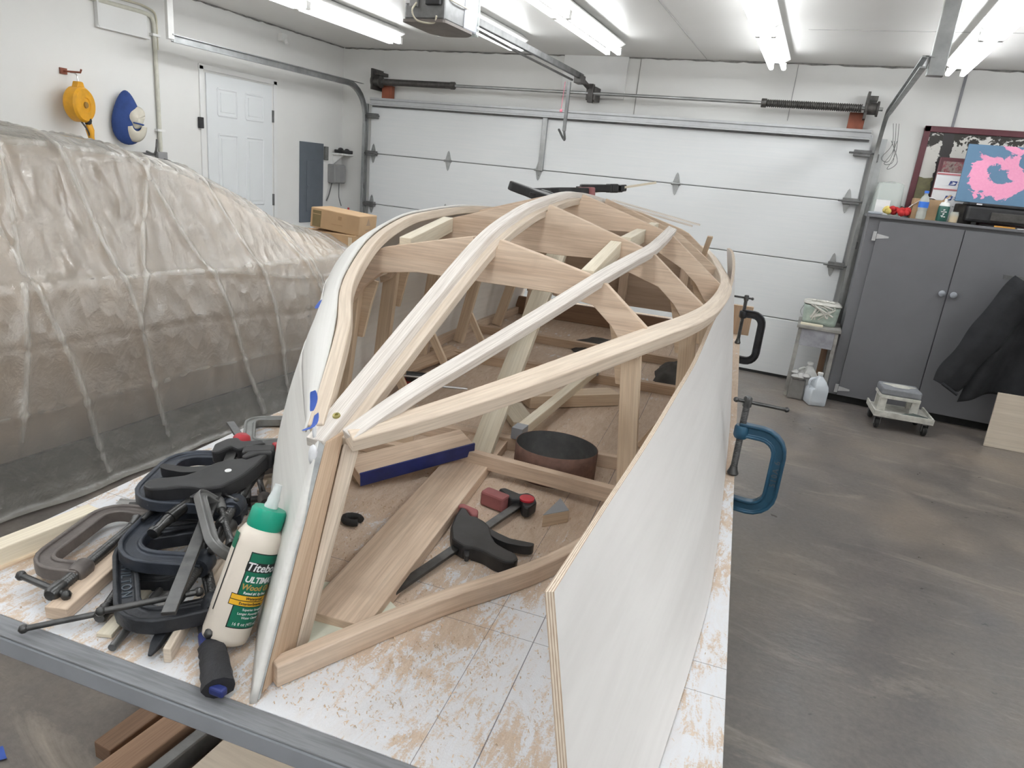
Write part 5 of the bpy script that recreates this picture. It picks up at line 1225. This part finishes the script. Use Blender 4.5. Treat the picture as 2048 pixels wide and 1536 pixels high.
# wood shavings strewn over the bench (uncountable)
m = MB(); rs = random.Random(3)
for i in range(7000):
    if i % 3: v = rs.gauss(0, .2); u = abs(rs.gauss(.3, .5)) + .02
    else: v = rs.uniform(-.58, .58); u = rs.uniform(.01, 2.6)
    if abs(v) > .595 or u > 2.7: continue
    L = rs.uniform(.0015, .0065); w_ = rs.uniform(.0003, .0009); a = rs.uniform(0, 2 * pi); k = rs.uniform(.0, .0035)
    c = Vector((v, u, ZT + .0007)); d = Vector((cos(a), sin(a), 0)); nn = Vector((-sin(a), cos(a), 0))
    o = len(m.v)
    for t in (-1, 0, 1):
        p = c + d * L * t * .5 + nn * (t * t) * L * rs.uniform(-.3, .3) + Vector((0, 0, k * (1 - t * t)))
        m.v.append(p + nn * w_); m.v.append(p - nn * w_)
    for t in (0, 1): m.face((o + 2 * t, o + 2 * t + 1, o + 2 * t + 3, o + 2 * t + 2))
solo('sawdust_shavings', 'tan wood shavings strewn all over the bench', 'shavings', m, A['shav'], F=TM, base=(0, 1.3, ZT), kind='stuff')

# ---------------------------------------------------------------- right: cabinet and what stands on and by it
CY = -.50; CF_ = CY
cab = thing('storage_cabinet', 'tall grey two-door cabinet by the garage door', 'cabinet', (5.65, -.24, 0))
build('carcass', MB().box((5.66, -.285, .78), (1.38, .39, 1.44)), A['cabgrey'], cab, bevel=.004)
build('plinth', MB().box((5.66, -.27, .03), (1.34, .36, .06)), A['rubber'], cab)
m = MB(); m.box((5.66, -.30, 1.508), (1.42, .43, .02)); build('top', m, A['cabgrey'], cab, bevel=.003)
for x0, x1 in ((5.05, 5.617), (5.623, 6.30)):
    d_ = build('door', MB().box(((x0 + x1) / 2, CY + .008, .77), (x1 - x0, .018, 1.41)), A['cabgrey'], cab, bevel=.003)
    kx = x1 - .035 if x1 < 5.7 else x0 + .035
    m = MB(); m.lathe([(0, 0), (.010, 0), (.010, .018), (.022, .024), (.024, .034), (.016, .042), (0, .043)], Matrix.Translation((kx, CY, 1.0)) @ Matrix.Rotation(pi / 2, 4, 'X'), 16); build('knob', m, A['greypaint'], d_, smooth=45)
for z in (1.36, .12):
    m = MB(); m.box((5.035, CY - .002, z), (.025, .006, .07)); m.prism([(0, -.02), (0, .02), (.085, .006), (.085, -.006)], 0, .004, frame((5.05, CY - .001, z), x=(1, 0, 0), z=(0, -1, 0))); build('strap_hinge', m, plain('pale hinge', (.5, .5, .5), .45), cab)
TC = 1.518
g = thing('clear_tub', 'cloudy clear plastic tub standing on the left end of the cabinet', 'tub', (5.07, -.22, TC))
def tubf(a, b):
    th = 2 * pi * a; k = .105 - .015 * b; c = max(-1, min(1, 1.3 * cos(th))); s = max(-1, min(1, 1.3 * sin(th))); 
    return (5.08 + k * c, -.2 + k * s * 1.2, TC + .003 + .24 * b)
m = MB().grid(tubf, 36, 6); m.grid(lambda a, b: (5.08 + .09 * b * max(-1, min(1, 1.3 * cos(2 * pi * a))), -.2 + .108 * b * max(-1, min(1, 1.3 * sin(2 * pi * a))), TC + .243 + .02 * (1 - b)), 36, 3); build('shell', m, A['clear'], g, smooth=60)
build('paper_slip', MB().box((5.05, -.332, TC + .06), (.10, .003, .11)), A['paper'], g)
m = MB()
for i in range(10): m.ball((5.10 + .03 * i, -.26 + .03 * sin(i * 2.1), TC + .045), .042, 8, (1.2, .8, .9 if i % 2 else .7))
solo('black_cloth', 'bunched black cloth lying behind the red and yellow cloth', 'cloth', m, A['rag'], base=(5.22, -.26, TC), smooth=70)
m = MB(); rs = random.Random(5)
for i in range(12): m.ball((5.17 + rs.uniform(-.055, .06), -.42 + rs.uniform(-.03, .03), TC + .025 + rs.uniform(0, .035)), .026, 8, (1, 1, .8))
g = solo('red_cloth', 'crumpled red and yellow cloth on the cabinet edge', 'cloth', m, A['clothred'], base=(5.17, -.42, TC), smooth=60)
m = MB()
for i in range(5): m.ball((5.095 + rs.uniform(-.02, .03), -.41 + rs.uniform(-.03, .02), TC + .03 + rs.uniform(0, .03)), .024, 8)
build('yellow_corner', m, A['clothyellow'], g, smooth=60)
m = MB(); m.box((5.005, -.44, TC + .012), (.10, .06, .02)); solo('grey_strap', 'dull grey strap end on the left corner of the cabinet', 'strap', m, A['greypaint'], base=(5.0, -.44, TC), bevel=.008)
# small open carton with white paper
g = thing('small_carton', 'small open brown carton with paper in it, behind the water bottle', 'carton', (5.40, -.33, TC))
m = MB()
for (c, d) in (((5.41, -.40, TC + .075), (.20, .006, .15)), ((5.41, -.26, TC + .075), (.20, .006, .15)), ((5.313, -.33, TC + .075), (.006, .14, .15)), ((5.507, -.33, TC + .075), (.006, .14, .15)), ((5.41, -.33, TC + .005), (.2, .14, .006))): m.box(c, d)
build('walls', m, A['card'], g)
build('flap', MB().prism([(0, 0), (.14, 0), (.12, .06), (.02, .06)], 0, .004, frame((5.51, -.40, TC + .15), x=(0, 1, 0), y=(.6, 0, .7))), A['card'], g)
m = MB().grid(lambda a, b: (5.25 + .20 * a, -.41 + .05 * b, TC + .03 + .13 * sin(a * 1.9) + .006 * sin(b * 5)), 14, 3); solo('paper_sheet', 'white paper curling out of the small carton', 'paper', m, A['paper'], base=(5.3, -.4, TC), smooth=60)
# water bottle
g = thing('water_bottle', 'clear water bottle with a blue label on the cabinet', 'water bottle', (5.375, -.45, TC))
BW = Matrix.Translation((5.375, -.45, TC))
m = MB(); m.lathe([(0, .002), (.030, .002), (.034, .012), (.034, .05), (.031, .06), (.034, .07), (.034, .135), (.026, .16), (.013, .178), (.013, .195)], BW, 24); build('body', m, A['clear'], g, smooth=45)
build('label', MB().lathe([(.0348, .085), (.0348, .128)], BW, 24), A['bluelabel'], g, smooth=45)
m = MB(); m.lathe([(0, .19), (.0155, .19), (.0155, .208), (0, .208)], BW, 16); build('cap', m, A['bluelabel'], g, smooth=45)
g = thing('green_bottle', 'dark green squat bottle with a white emblem on the cabinet', 'bottle', (5.50, -.46, TC))
BW = Matrix.Translation((5.502, -.46, TC))
m = MB(); m.lathe([(0, .002), (.036, .002), (.038, .01), (.038, .105), (.030, .118), (0, .118)], BW, 24); build('body', m, A['greenbottle'], g, smooth=45)
m = MB(); m.lathe([(0, .118), (.034, .106), (.035, .118), (.026, .136), (.010, .14), (.008, .165), (0, .165)], BW, 20); build('cap', m, A['white2'], g, smooth=45)
m = MB()
for k, (x, z) in enumerate(((0, .055), (-.012, .07), (.012, .07), (0, .085), (-.008, .04), (.010, .035))): m.box((5.502 + x, -.499, TC + z), (.012, .003, .006), None)
m.tube([(5.498, -.4985, TC + .03), (5.505, -.4985, TC + .06), (5.498, -.4985, TC + .085)], .002, 5); build('emblem', m, A['paper'], g)
g = thing('yellow_jar', 'small jar with yellow contents between green bottle and black case', 'jar', (5.575, -.46, TC))
BW = Matrix.Translation((5.578, -.46, TC))
build('contents', MB().lathe([(0, .002), (.028, .002), (.029, .05), (0, .05)], BW, 20), A['labelyellow'], g, smooth=45)
build('glass', MB().lathe([(.0305, .002), (.031, .06), (.027, .07), (.027, .078)], BW, 20), A['clear'], g, smooth=45)
m = MB(); m.box((5.60, -.34, TC + .07), (.12, .12, .14)); solo('black_box', 'dark small box behind the yellow jar', 'box', m, A['rag'], base=(5.6, -.34, TC), bevel=.006)
m = MB(); m.box((5.66, -.25, TC + .085), (.09, .1, .17)); solo('brown_box', 'brown cardboard box end beside the blue painting', 'box', m, A['card'], base=(5.66, -.25, TC), bevel=.003)
# black case (printer) and the painting on it
g = thing('printer', 'black flat office printer on the cabinet below the blue painting', 'printer', (5.93, -.33, TC + .02))
build('body', MB().box((5.935, -.32, TC + .078), (.60, .36, .115)), A['black'], g, bevel=.02)
build('lid', MB().box((5.935, -.32, TC + .146), (.59, .35, .022)), A['black'], g, bevel=.008)
build('tray', MB().box((5.97, -.505, TC + .07), (.36, .02, .06)), A['spring'], g, bevel=.006)
build('label', MB().box((5.70, -.502, TC + .147), (.035, .004, .010)), A['paper'], g)
for x in (5.70, 6.17):
    for y in (-.47, -.17): build('foot', MB().box((x, y, TC + .011), (.03, .03, .022)), A['rubber'], g)
m = MB(); m.beam((5.79, -.495, TC + .006), (5.92, -.49, TC + .006), .01, .01); solo('pencil', 'orange pencil under the edge of the printer', 'pencil', m, plain('orange pencil', (.8, .4, .08), .45), base=(5.85, -.49, TC))
m = MB(); m.box((5.98, -.50, TC + .004), (.1, .04, .006)); solo('paper_stack', 'white paper corner on the front edge of the cabinet', 'paper', m, A['paper'], base=(5.98, -.5, TC))
def paint_mat():
    m, nt, b = newmat('blue canvas with pink paint')
    v = coords(nt, 'UV', (1, 1, 1)); sp = N(nt, 'ShaderNodeSeparateXYZ'); nt.links.new(v, sp.inputs[0])
    dx = math_(nt, 'MULTIPLY', math_(nt, 'SUBTRACT', sp.outputs[0], .50), 1.05); dy = math_(nt, 'SUBTRACT', sp.outputs[1], .50)
    d = math_(nt, 'SQRT', math_(nt, 'ADD', math_(nt, 'MULTIPLY', dx, dx), math_(nt, 'MULTIPLY', dy, dy)))
    n1 = nse(nt, v, 3.6, 5, .6, .8); n2 = nse(nt, v, 30, 3)
    e = math_(nt, 'ADD', math_(nt, 'ABSOLUTE', math_(nt, 'SUBTRACT', d, .275)), math_(nt, 'MULTIPLY', math_(nt, 'SUBTRACT', n1, .5), .85))
    k = ramp(nt, math_(nt, 'ADD', e, math_(nt, 'MULTIPLY', math_(nt, 'SUBTRACT', n2, .5), .08)), [(.12, (1, 1, 1)), (.14, (0, 0, 0))])
    col = mix(nt, k, mix(nt, n1, (.10, .20, .32), (.14, .26, .40)), mix(nt, n2, (.85, .30, .50), (.95, .42, .60)))
    nt.links.new(col, b.inputs['Base Color']); b.inputs['Roughness'].default_value = .5; return m
PZ = TC + .158
PFm = frame((5.70, -.44, PZ), x=(1, 0, 0), y=(0, .16, 1))
g = thing('painting', 'blue canvas with a ring of pink paint leaning on the printer', 'painting', (.22, 0, 0), PFm)
m = MB(); m.add([(0, 0, .0), (.46, 0, 0), (.46, .41, 0), (0, .41, 0)], [(0, 1, 2, 3)], None, [[(0, 0), (1, 0), (1, 1), (0, 1)]]); build('canvas_face', m, paint_mat(), g, PFm @ Matrix.Translation((0, 0, .0012)))
build('stretcher', MB().box((.23, .205, -.011), (.46, .41, .022)), plain('canvas edge blue', (.12, .22, .34), .6), g, PFm)
# priority mail boxes
def mailbox(x, y, z, w_, h_, rz, label, lean=.06):
    F_ = Matrix.Translation((x, y, z)) @ Matrix.Rotation(rz, 4, 'Z') @ Matrix.Rotation(-lean, 4, 'X')
    g = thing('mailing_box', label, 'mailing box', (0, 0, 0), F_, group='flat mailing boxes behind the painting')
    build('body', MB().box((w_ / 2, 0, h_ / 2), (w_, .035, h_)), A['paper'], g, F_, bevel=.003)
    for zz in (h_ - .012, h_ - .125): build('red_stripe', MB().box((w_ / 2, -.0186, zz), (w_, .002, .012)), A['uspsred'], g, F_)
    for xx, zz, s in ((.12, h_ - .075, 1), (.115, h_ - .185, 1)):
        fr_ = F_ @ frame((xx, -.019, zz), x=(1, 0, 0), y=(0, 0, 1))
        e = build('emblem', MB().prism([(-.028, -.016), (.02, -.016), (.028, .016), (-.02, .016)], 0, .001), A['uspsblue'], g, fr_)
        build('eagle_head', MB().prism([(-.022, -.010), (.008, -.010), (.020, .002), (.006, .008), (-.012, .010), (.002, .002)], .001, .0016), A['paper'], e, fr_)
        for i, t in enumerate(('UNITED STATES', 'POSTAL SERVICE')):
            vs, fs = text_geo(t, .0125, 0, .0003, .0004); build('lettering', MB().add(vs, fs, Matrix.Translation((.034, .004 - .016 * i, 0))), A['uspsblue'], g, fr_)
    vs, fs = text_geo('PRIORITY MAIL', .014, 0, .0002, .0004); build('lettering', MB().add(vs, fs, frame((.09, -.0186, h_ - .25), x=(1, 0, 0), y=(0, 0, 1))), A['boxgrey'], g, F_)
    return g
mailbox(5.46, -.20, TC, .30, .36, -.06, 'white mailing box with red stripes and blue emblems standing on the cabinet')
mailbox(5.74, -.12, TC + .06, .20, .46, -.25, 'white mailing box whose corner shows above the blue painting', .03)
# maroon picture frame standing behind the boxes
def framed(name, label, x0, x1, z0, z1, y, lean, mt, inner, fw=.045, rt=0):
    F_ = Matrix.Translation((x0, y, z0)) @ Matrix.Rotation(-lean, 4, 'X')
    w_, h_ = x1 - x0, z1 - z0; g = thing(name, label, 'picture frame', (w_ / 2, 0, 0), F_)
    m = MB()
    for (a, b) in (((0, fw / 2), (w_, fw / 2)), ((0, h_ - fw / 2), (w_, h_ - fw / 2)), ((fw / 2, 0), (fw / 2, h_)), ((w_ - fw / 2, 0), (w_ - fw / 2, h_))):
        m.beam((a[0], 0, a[1]), (b[0], 0, b[1]), .03, fw, up=(0, -1, 0) if a[0] == b[0] else (0, 0, 1)) if a[0] != b[0] else m.box((a[0], 0, h_ / 2), (fw, .03, h_))
    build('moulding', m, A[mt], g, F_, bevel=.004)
    m = MB(); m.add([(fw, -.004, fw), (w_ - fw, -.004, fw), (w_ - fw, -.004, h_ - fw), (fw, -.004, h_ - fw)], [(0, 1, 2, 3)], None, [[(0, 0), (1, 0), (1, 1), (0, 1)]]); build('print', m, inner, g, F_)
    build('backing', MB().box((w_ / 2, .006, h_ / 2), (w_ - .02, .01, h_ - .02)), A['card'], g, F_)
    return g
def photo_mat():
    m, nt, b = newmat('landscape print with a dark tree and pale sky')
    v = coords(nt, 'UV', (1, 1, 1)); sp = N(nt, 'ShaderNodeSeparateXYZ'); nt.links.new(v, sp.inputs[0])
    n1 = nse(nt, v, 9, 6, .7, .4); n2 = nse(nt, v, 3, 4)
    sky = mix(nt, n2, (.62, .60, .55), (.72, .70, .66))
    tr = math_(nt, 'LESS_THAN', math_(nt, 'ABSOLUTE', math_(nt, 'ADD', math_(nt, 'SUBTRACT', sp.outputs[0], .16), math_(nt, 'MULTIPLY', math_(nt, 'SUBTRACT', n1, .5), .1))), .045)
    lf = math_(nt, 'GREATER_THAN', math_(nt, 'ADD', math_(nt, 'MULTIPLY', n1, .85), math_(nt, 'MULTIPLY', sp.outputs[1], .62)), .98)
    gr = math_(nt, 'LESS_THAN', math_(nt, 'ADD', sp.outputs[1], math_(nt, 'MULTIPLY', math_(nt, 'SUBTRACT', n2, .5), .3)), .45)
    col = mix(nt, lf, sky, (.035, .03, .025)); col = mix(nt, gr, col, mix(nt, n1, (.06, .06, .05), (.30, .27, .12))); col = mix(nt, tr, col, (.045, .04, .04))
    nt.links.new(col, b.inputs['Base Color']); b.inputs['Roughness'].default_value = .25; return m
framed('framed_print', 'large framed landscape print with a dark maroon frame on the far wall', 5.235, 6.18, 1.53, 2.225, .015, .0, 'maroon', photo_mat())
m = MB(); m.box((.19, 0, .24), (.38, .02, .48)); 
F_ = Matrix.Translation((5.435, -.10, TC)) @ Matrix.Rotation(-.08, 4, 'X')
g = solo('maroon_board', 'maroon bordered board standing behind the mailing boxes', 'board', m, A['maroon'], F=F_, bevel=.012)
def collage():
    m, nt, b = newmat('mottled photo print'); v = coords(nt, 'UV', (1, 1, 1)); n1 = nse(nt, v, 7, 4, .6)
    nt.links.new(ramp(nt, n1, [(.3, (.10, .02, .03)), (.45, (.30, .25, .22)), (.6, (.25, .04, .06)), (.75, (.55, .45, .35))]), b.inputs['Base Color']); return m
m = MB(); m.add([(.03, -.0115, .03), (.35, -.0115, .03), (.35, -.0115, .45), (.03, -.0115, .45)], [(0, 1, 2, 3)], None, [[(0, 0), (1, 0), (1, 1), (0, 1)]]); build('print', m, collage(), g, F_)
# stand with the paint bucket
g = thing('plant_stand', 'narrow grimy grey stand left of the cabinet carrying the bucket', 'stand', (4.80, -.42, 0))
for x, y in ((4.66, -.60), (4.94, -.60), (4.66, -.24), (4.94, -.24)):
    m = MB(); m.beam((x, y, 0), (4.80 + (x - 4.80) * .97, y, .585), .03, .03); build('leg', m, A['grime'], g, bevel=.003)
build('top', MB().box((4.80, -.42, .597), (.33, .42, .024)), A['grime'], g, bevel=.003)
build('apron', MB().box((4.80, -.612, .515), (.25, .014, .14)), plain('grey apron board', (.33, .33, .36), .6, var=.2), g, bevel=.002)
build('apron', MB().box((4.80, -.23, .515), (.25, .014, .14)), A['grime'], g, bevel=.002)
build('back_slat', MB().box((4.89, -.235, .25), (.05, .012, .45)), A['brown'], g)
m = MB(); m.box((4.74, -.57, .616), (.17, .05, .014)); solo('paint_stirrer', 'yellowish paint stirrer on the stand in front of the bucket', 'stirrer', m, A['pale'], base=(4.74, -.57, .609), bevel=.002)
g = thing('paint_bucket', 'pale green paint-splattered square bucket on the grimy stand', 'bucket', (4.79, -.40, .609))
def bk(a, b):
    th = 2 * pi * a; k = .125 + .012 * b; c = max(-1, min(1, 1.25 * cos(th))); s = max(-1, min(1, 1.25 * sin(th)))
    return (4.79 + k * c, -.40 + k * .95 * s, .611 + .155 * b)
build('tub', MB().grid(bk, 36, 5), plain('pale green splattered plastic', (.42, .50, .44), .5, var=.3, scale=9), g, smooth=60, solid=.004)
m = MB()
def lidf(a, b):
    th = 2 * pi * a; c = max(-1, min(1, 1.25 * cos(th))); s = max(-1, min(1, 1.25 * sin(th))); return (4.79 + .145 * c * b, -.40 + .137 * s * b, .775 + (.012 if b < .9 else 0) + .004 * noise.noise(Vector((a * 9, b * 9, 1))))
build('lid', m.grid(lidf, 36, 6), A['grimewhite'], g, smooth=60, solid=.006)
m = MB(); rs = random.Random(9)
for i in range(9): m.tube(smoothp([(4.70 + rs.uniform(0, .2), -.532, .77), (4.70 + rs.uniform(0, .2), -.534, .74), (4.70 + rs.uniform(0, .2), -.53, .70 - rs.uniform(0, .06))], 3), rs.uniform(.004, .010), 5)
build('paint_drip', m, A['grimewhite'], g, smooth=60)
m = MB(); m.tube(smoothp([(4.655, -.40, .745), (4.635, -.46, .70), (4.65, -.50, .67)], 4), .003, 5); build('bail_handle', m, A['galv'], g)
m = MB()
for i in range(5): m.ball((4.72 + .035 * i, -.42 + .02 * sin(i * 3), .795), .02, 8, (1.2, 1, .6))
solo('dried_paint_rag', 'stiff pale rag lying on the bucket lid', 'rag', m, A['grimewhite'], base=(4.79, -.4, .79), smooth=60)
# jugs
def jug(x, y, sc, rz, mat, label, water=True):
    F_ = Matrix.Translation((x, y, 0)) @ Matrix.Rotation(rz, 4, 'Z') @ Matrix.Scale(sc, 4)
    g = thing('jug', label, 'jug', (0, 0, 0), Matrix.Translation((x, y, 0)), group='plastic jugs by the stand')
    def jf(a, b):
        th = 2 * pi * a; prof = [(0, .0), (.066, .002), (.076, .012), (.077, .13), (.072, .16), (.055, .195), (.030, .225), (.020, .235), (.020, .25)]
        r, z = interp([(i / 8, p[0]) for i, p in enumerate(prof)], b), interp([(i / 8, p[1]) for i, p in enumerate(prof)], b)
        k = 1 - max(0, (z - .16) / .09); q = 1 + .22 * k
        c = cos(th); s = sin(th); c2 = max(-.86, min(.86, c * q * 1.05)) if k > .3 else c; s2 = max(-.86, min(.86, s * q * 1.05)) if k > .3 else s
        if z > .13 and c < -.2: c2 *= .62
        return (r * c2, r * s2, z)
    build('body', MB().grid(jf, 36, 24), mat, g, F_, smooth=70)
    m = MB(); m.tube(smoothp([(-.03, 0, .215), (-.062, 0, .20), (-.070, 0, .16), (-.066, 0, .12)], 5), .010, 8); build('handle', m, mat, g, F_, smooth=60)
    build('cap', MB().lathe([(0, .245), (.021, .245), (.021, .262), (0, .262)], None, 18), A['white2'], g, F_, smooth=40)
    if water: build('water', MB().grid(lambda a, b: Vector(jf(a, b * .43)) * .97 + Vector((0, 0, .003)), 30, 8), A['water'], g, F_, smooth=70)
    return g
jug(4.885, -.70, 1.02, .35, A['milky'], 'translucent jug half full of water on the floor by the cabinet')
jug(4.80, -.50, 1.12, .2, plain('whitish jug', (.6, .6, .58), .4), 'whitish capped jug standing behind the water jug', False)
g = thing('grey_can', 'grey oil can slumped beside the water jug, crumpled foil on top', 'can', (4.735, -.62, 0))
build('body', MB().box((4.735, -.61, .085), (.12, .12, .17)), plain('dull grey can', (.25, .24, .23), .5, .3), g, bevel=.012)
m = MB()
for i in range(8): m.ball((4.74 + rs.uniform(-.05, .05), -.62 + rs.uniform(-.05, .03), .19 + rs.uniform(0, .03)), .032, 8, (1.2, 1, .8))
build('foil', m, plain('grey foil', (.42, .41, .40), .4, .4), g, smooth=50)
# dolly with paint tray and box
g = thing('furniture_dolly', 'small grimy dolly on casters in front of the cabinet', 'dolly', (5.47, -.86, 0))
DF = Matrix.Translation((5.47, -.86, 0)) @ Matrix.Rotation(.10, 4, 'Z')
build('deck', MB().box((0, 0, .108), (.40, .34, .022)), A['grimewhite'], g, DF, bevel=.003)
build('rim', MB().box((0, -.165, .126), (.40, .012, .03)).box((-.194, 0, .126), (.012, .34, .03)).box((.194, 0, .126), (.012, .34, .03)), A['grimewhite'], g, DF)
for sx in (-1, 1):
    for sy in (-1, 1):
        m = MB(); m.lathe([(0, -.014), (.034, -.014), (.038, -.008), (.038, .008), (.034, .014), (0, .014)], Matrix.Translation((sx * .16, sy * .13, .039)) @ Matrix.Rotation(pi / 2, 4, 'Y'), 18)
        w_ = build('caster', m, A['rubber'], g, DF, smooth=40)
        build('fork', MB().box((sx * .16 + .02, sy * .13, .065), (.004, .03, .065)).box((sx * .16 - .02, sy * .13, .065), (.004, .03, .065)).box((sx * .16, sy * .13, .094), (.05, .05, .006)), A['galvdark'], w_, DF)
g = thing('paint_tray_stand', 'grey topped box with white legs standing on the dolly', 'box', (5.40, -.80, .12))
for x, y in ((-.14, -.06), (.08, -.06), (-.14, .12), (.08, .12)): build('leg', MB().box((x, y, .17), (.05 if y < 0 else .03, .02, .10)), A['grimewhite'], g, DF)
build('shelf_board', MB().box((-.03, .03, .232), (.27, .22, .024)), A['grimewhite'], g, DF, bevel=.002)
build('grey_block', MB().box((-.03, .03, .272), (.27, .21, .056)), plain('blue grey block', (.27, .28, .30), .6, var=.2), g, DF, bevel=.012)
build('paint_smear', MB().grid(lambda a, b: (-.03 + .10 * b * cos(2 * pi * a) * (1 + .3 * sin(6 * pi * a)), .04 + .06 * b * sin(2 * pi * a), .3015 + .004 * (1 - b)), 24, 4), A['grimewhite'], g, DF, smooth=60)
solo('green_rag', 'dark greenish rag lying on the dolly deck', 'rag', MB().grid(lambda a, b: (.07 + .10 * b * cos(2 * pi * a) * (1 + .3 * sin(4 * pi * a)), -.09 + .05 * b * sin(2 * pi * a), .121 + .02 * (1 - b) + .004 * sin(9 * a)), 26, 5), plain('dark green rag', (.09, .11, .10), .8, var=.3), F=DF, base=(.07, -.09, .12), smooth=60)
# black jacket hanging at the right edge over a sawhorse end, pale board leaning below it
g = thing('jacket', 'black jacket hanging at the right, one sleeve spread to the left', 'jacket', (6.1, -.75, .3))
def jk(a, b):
    x = 5.95 + .78 * a - .13 * b * (1 - a); top = 1.24 - .15 * (1 - a) ** 2; bot = .27 + .10 * sin(a * 5) - .05 * a
    z = top + (bot - top) * b
    y = -.74 - .06 * sin(a * 9 + b * 2) * b - .03 * sin(a * 23) - .05 * b
    return (x, y, z)
build('body', MB().grid(jk, 60, 30), A['jacket'], g, smooth=80, solid=.02)
sp1 = [Vector((6.05, -.80, 1.15)), Vector((5.95, -.82, .97)), Vector((5.86, -.84, .74)), Vector((5.77, -.85, .53)), Vector((5.715, -.86, .375))]
m = MB(); pth = smoothp(sp1, 7); nfold = 16
m.sweep(pth, [(.135 * cos(2 * pi * j / nfold) * (1 + .14 * sin(j * 2.3)), .06 * sin(2 * pi * j / nfold) * (1 + .12 * cos(j * 1.9))) for j in range(nfold)], up=(0, -1, .1), scale=lambda t: .95 + .14 * sin(t * 17) * .4 - .22 * t)
build('sleeve', m, A['jacket'], g, smooth=80)
m = MB(); m.tube([(5.68, -.915, .40), (5.79, -.93, .34)], .012, 6); build('cuff', m, A['jacket'], g)
m = MB(); m.beam((5.9, -.68, 1.19), (6.9, -.68, 1.19), .03, .03); m.beam((6.6, -.68, 0), (6.6, -.68, 1.2), .04, .04, up=(0, 1, 0)); m.box((6.6, -.68, .02), (.3, .3, .04)); solo('coat_rail', 'rail at the far right that carries the black jacket', 'coat rail', m, A['galvdark'], base=(6.6, -.68, 0))
F_ = Matrix.Translation((6.045, -.90, 0)) @ Matrix.Rotation(.08, 4, 'Z') @ Matrix.Rotation(-.10, 4, 'X')
solo('leaning_board', 'pale plywood board leaning at the right edge below the jacket', 'plywood board', MB().box((.4, 0, .20), (.8, .015, .40)), A['plytan'], F=F_, base=(.4, 0, 0), bevel=.002)

for n_, dx in (('water_bottle', -.06), ('green_bottle', -.05), ('yellow_jar', -.05), ('small_carton', -.06), ('paper_sheet', -.06), ('printer', -.04), ('mailing_box', -.08), ('mailing_box.001', -.16), ('maroon_board', -.05), ('painting', -.19)):
    o = bpy.data.objects[n_]; M0 = o.matrix_world.copy(); M0.translation.x += dx; o.matrix_world = M0
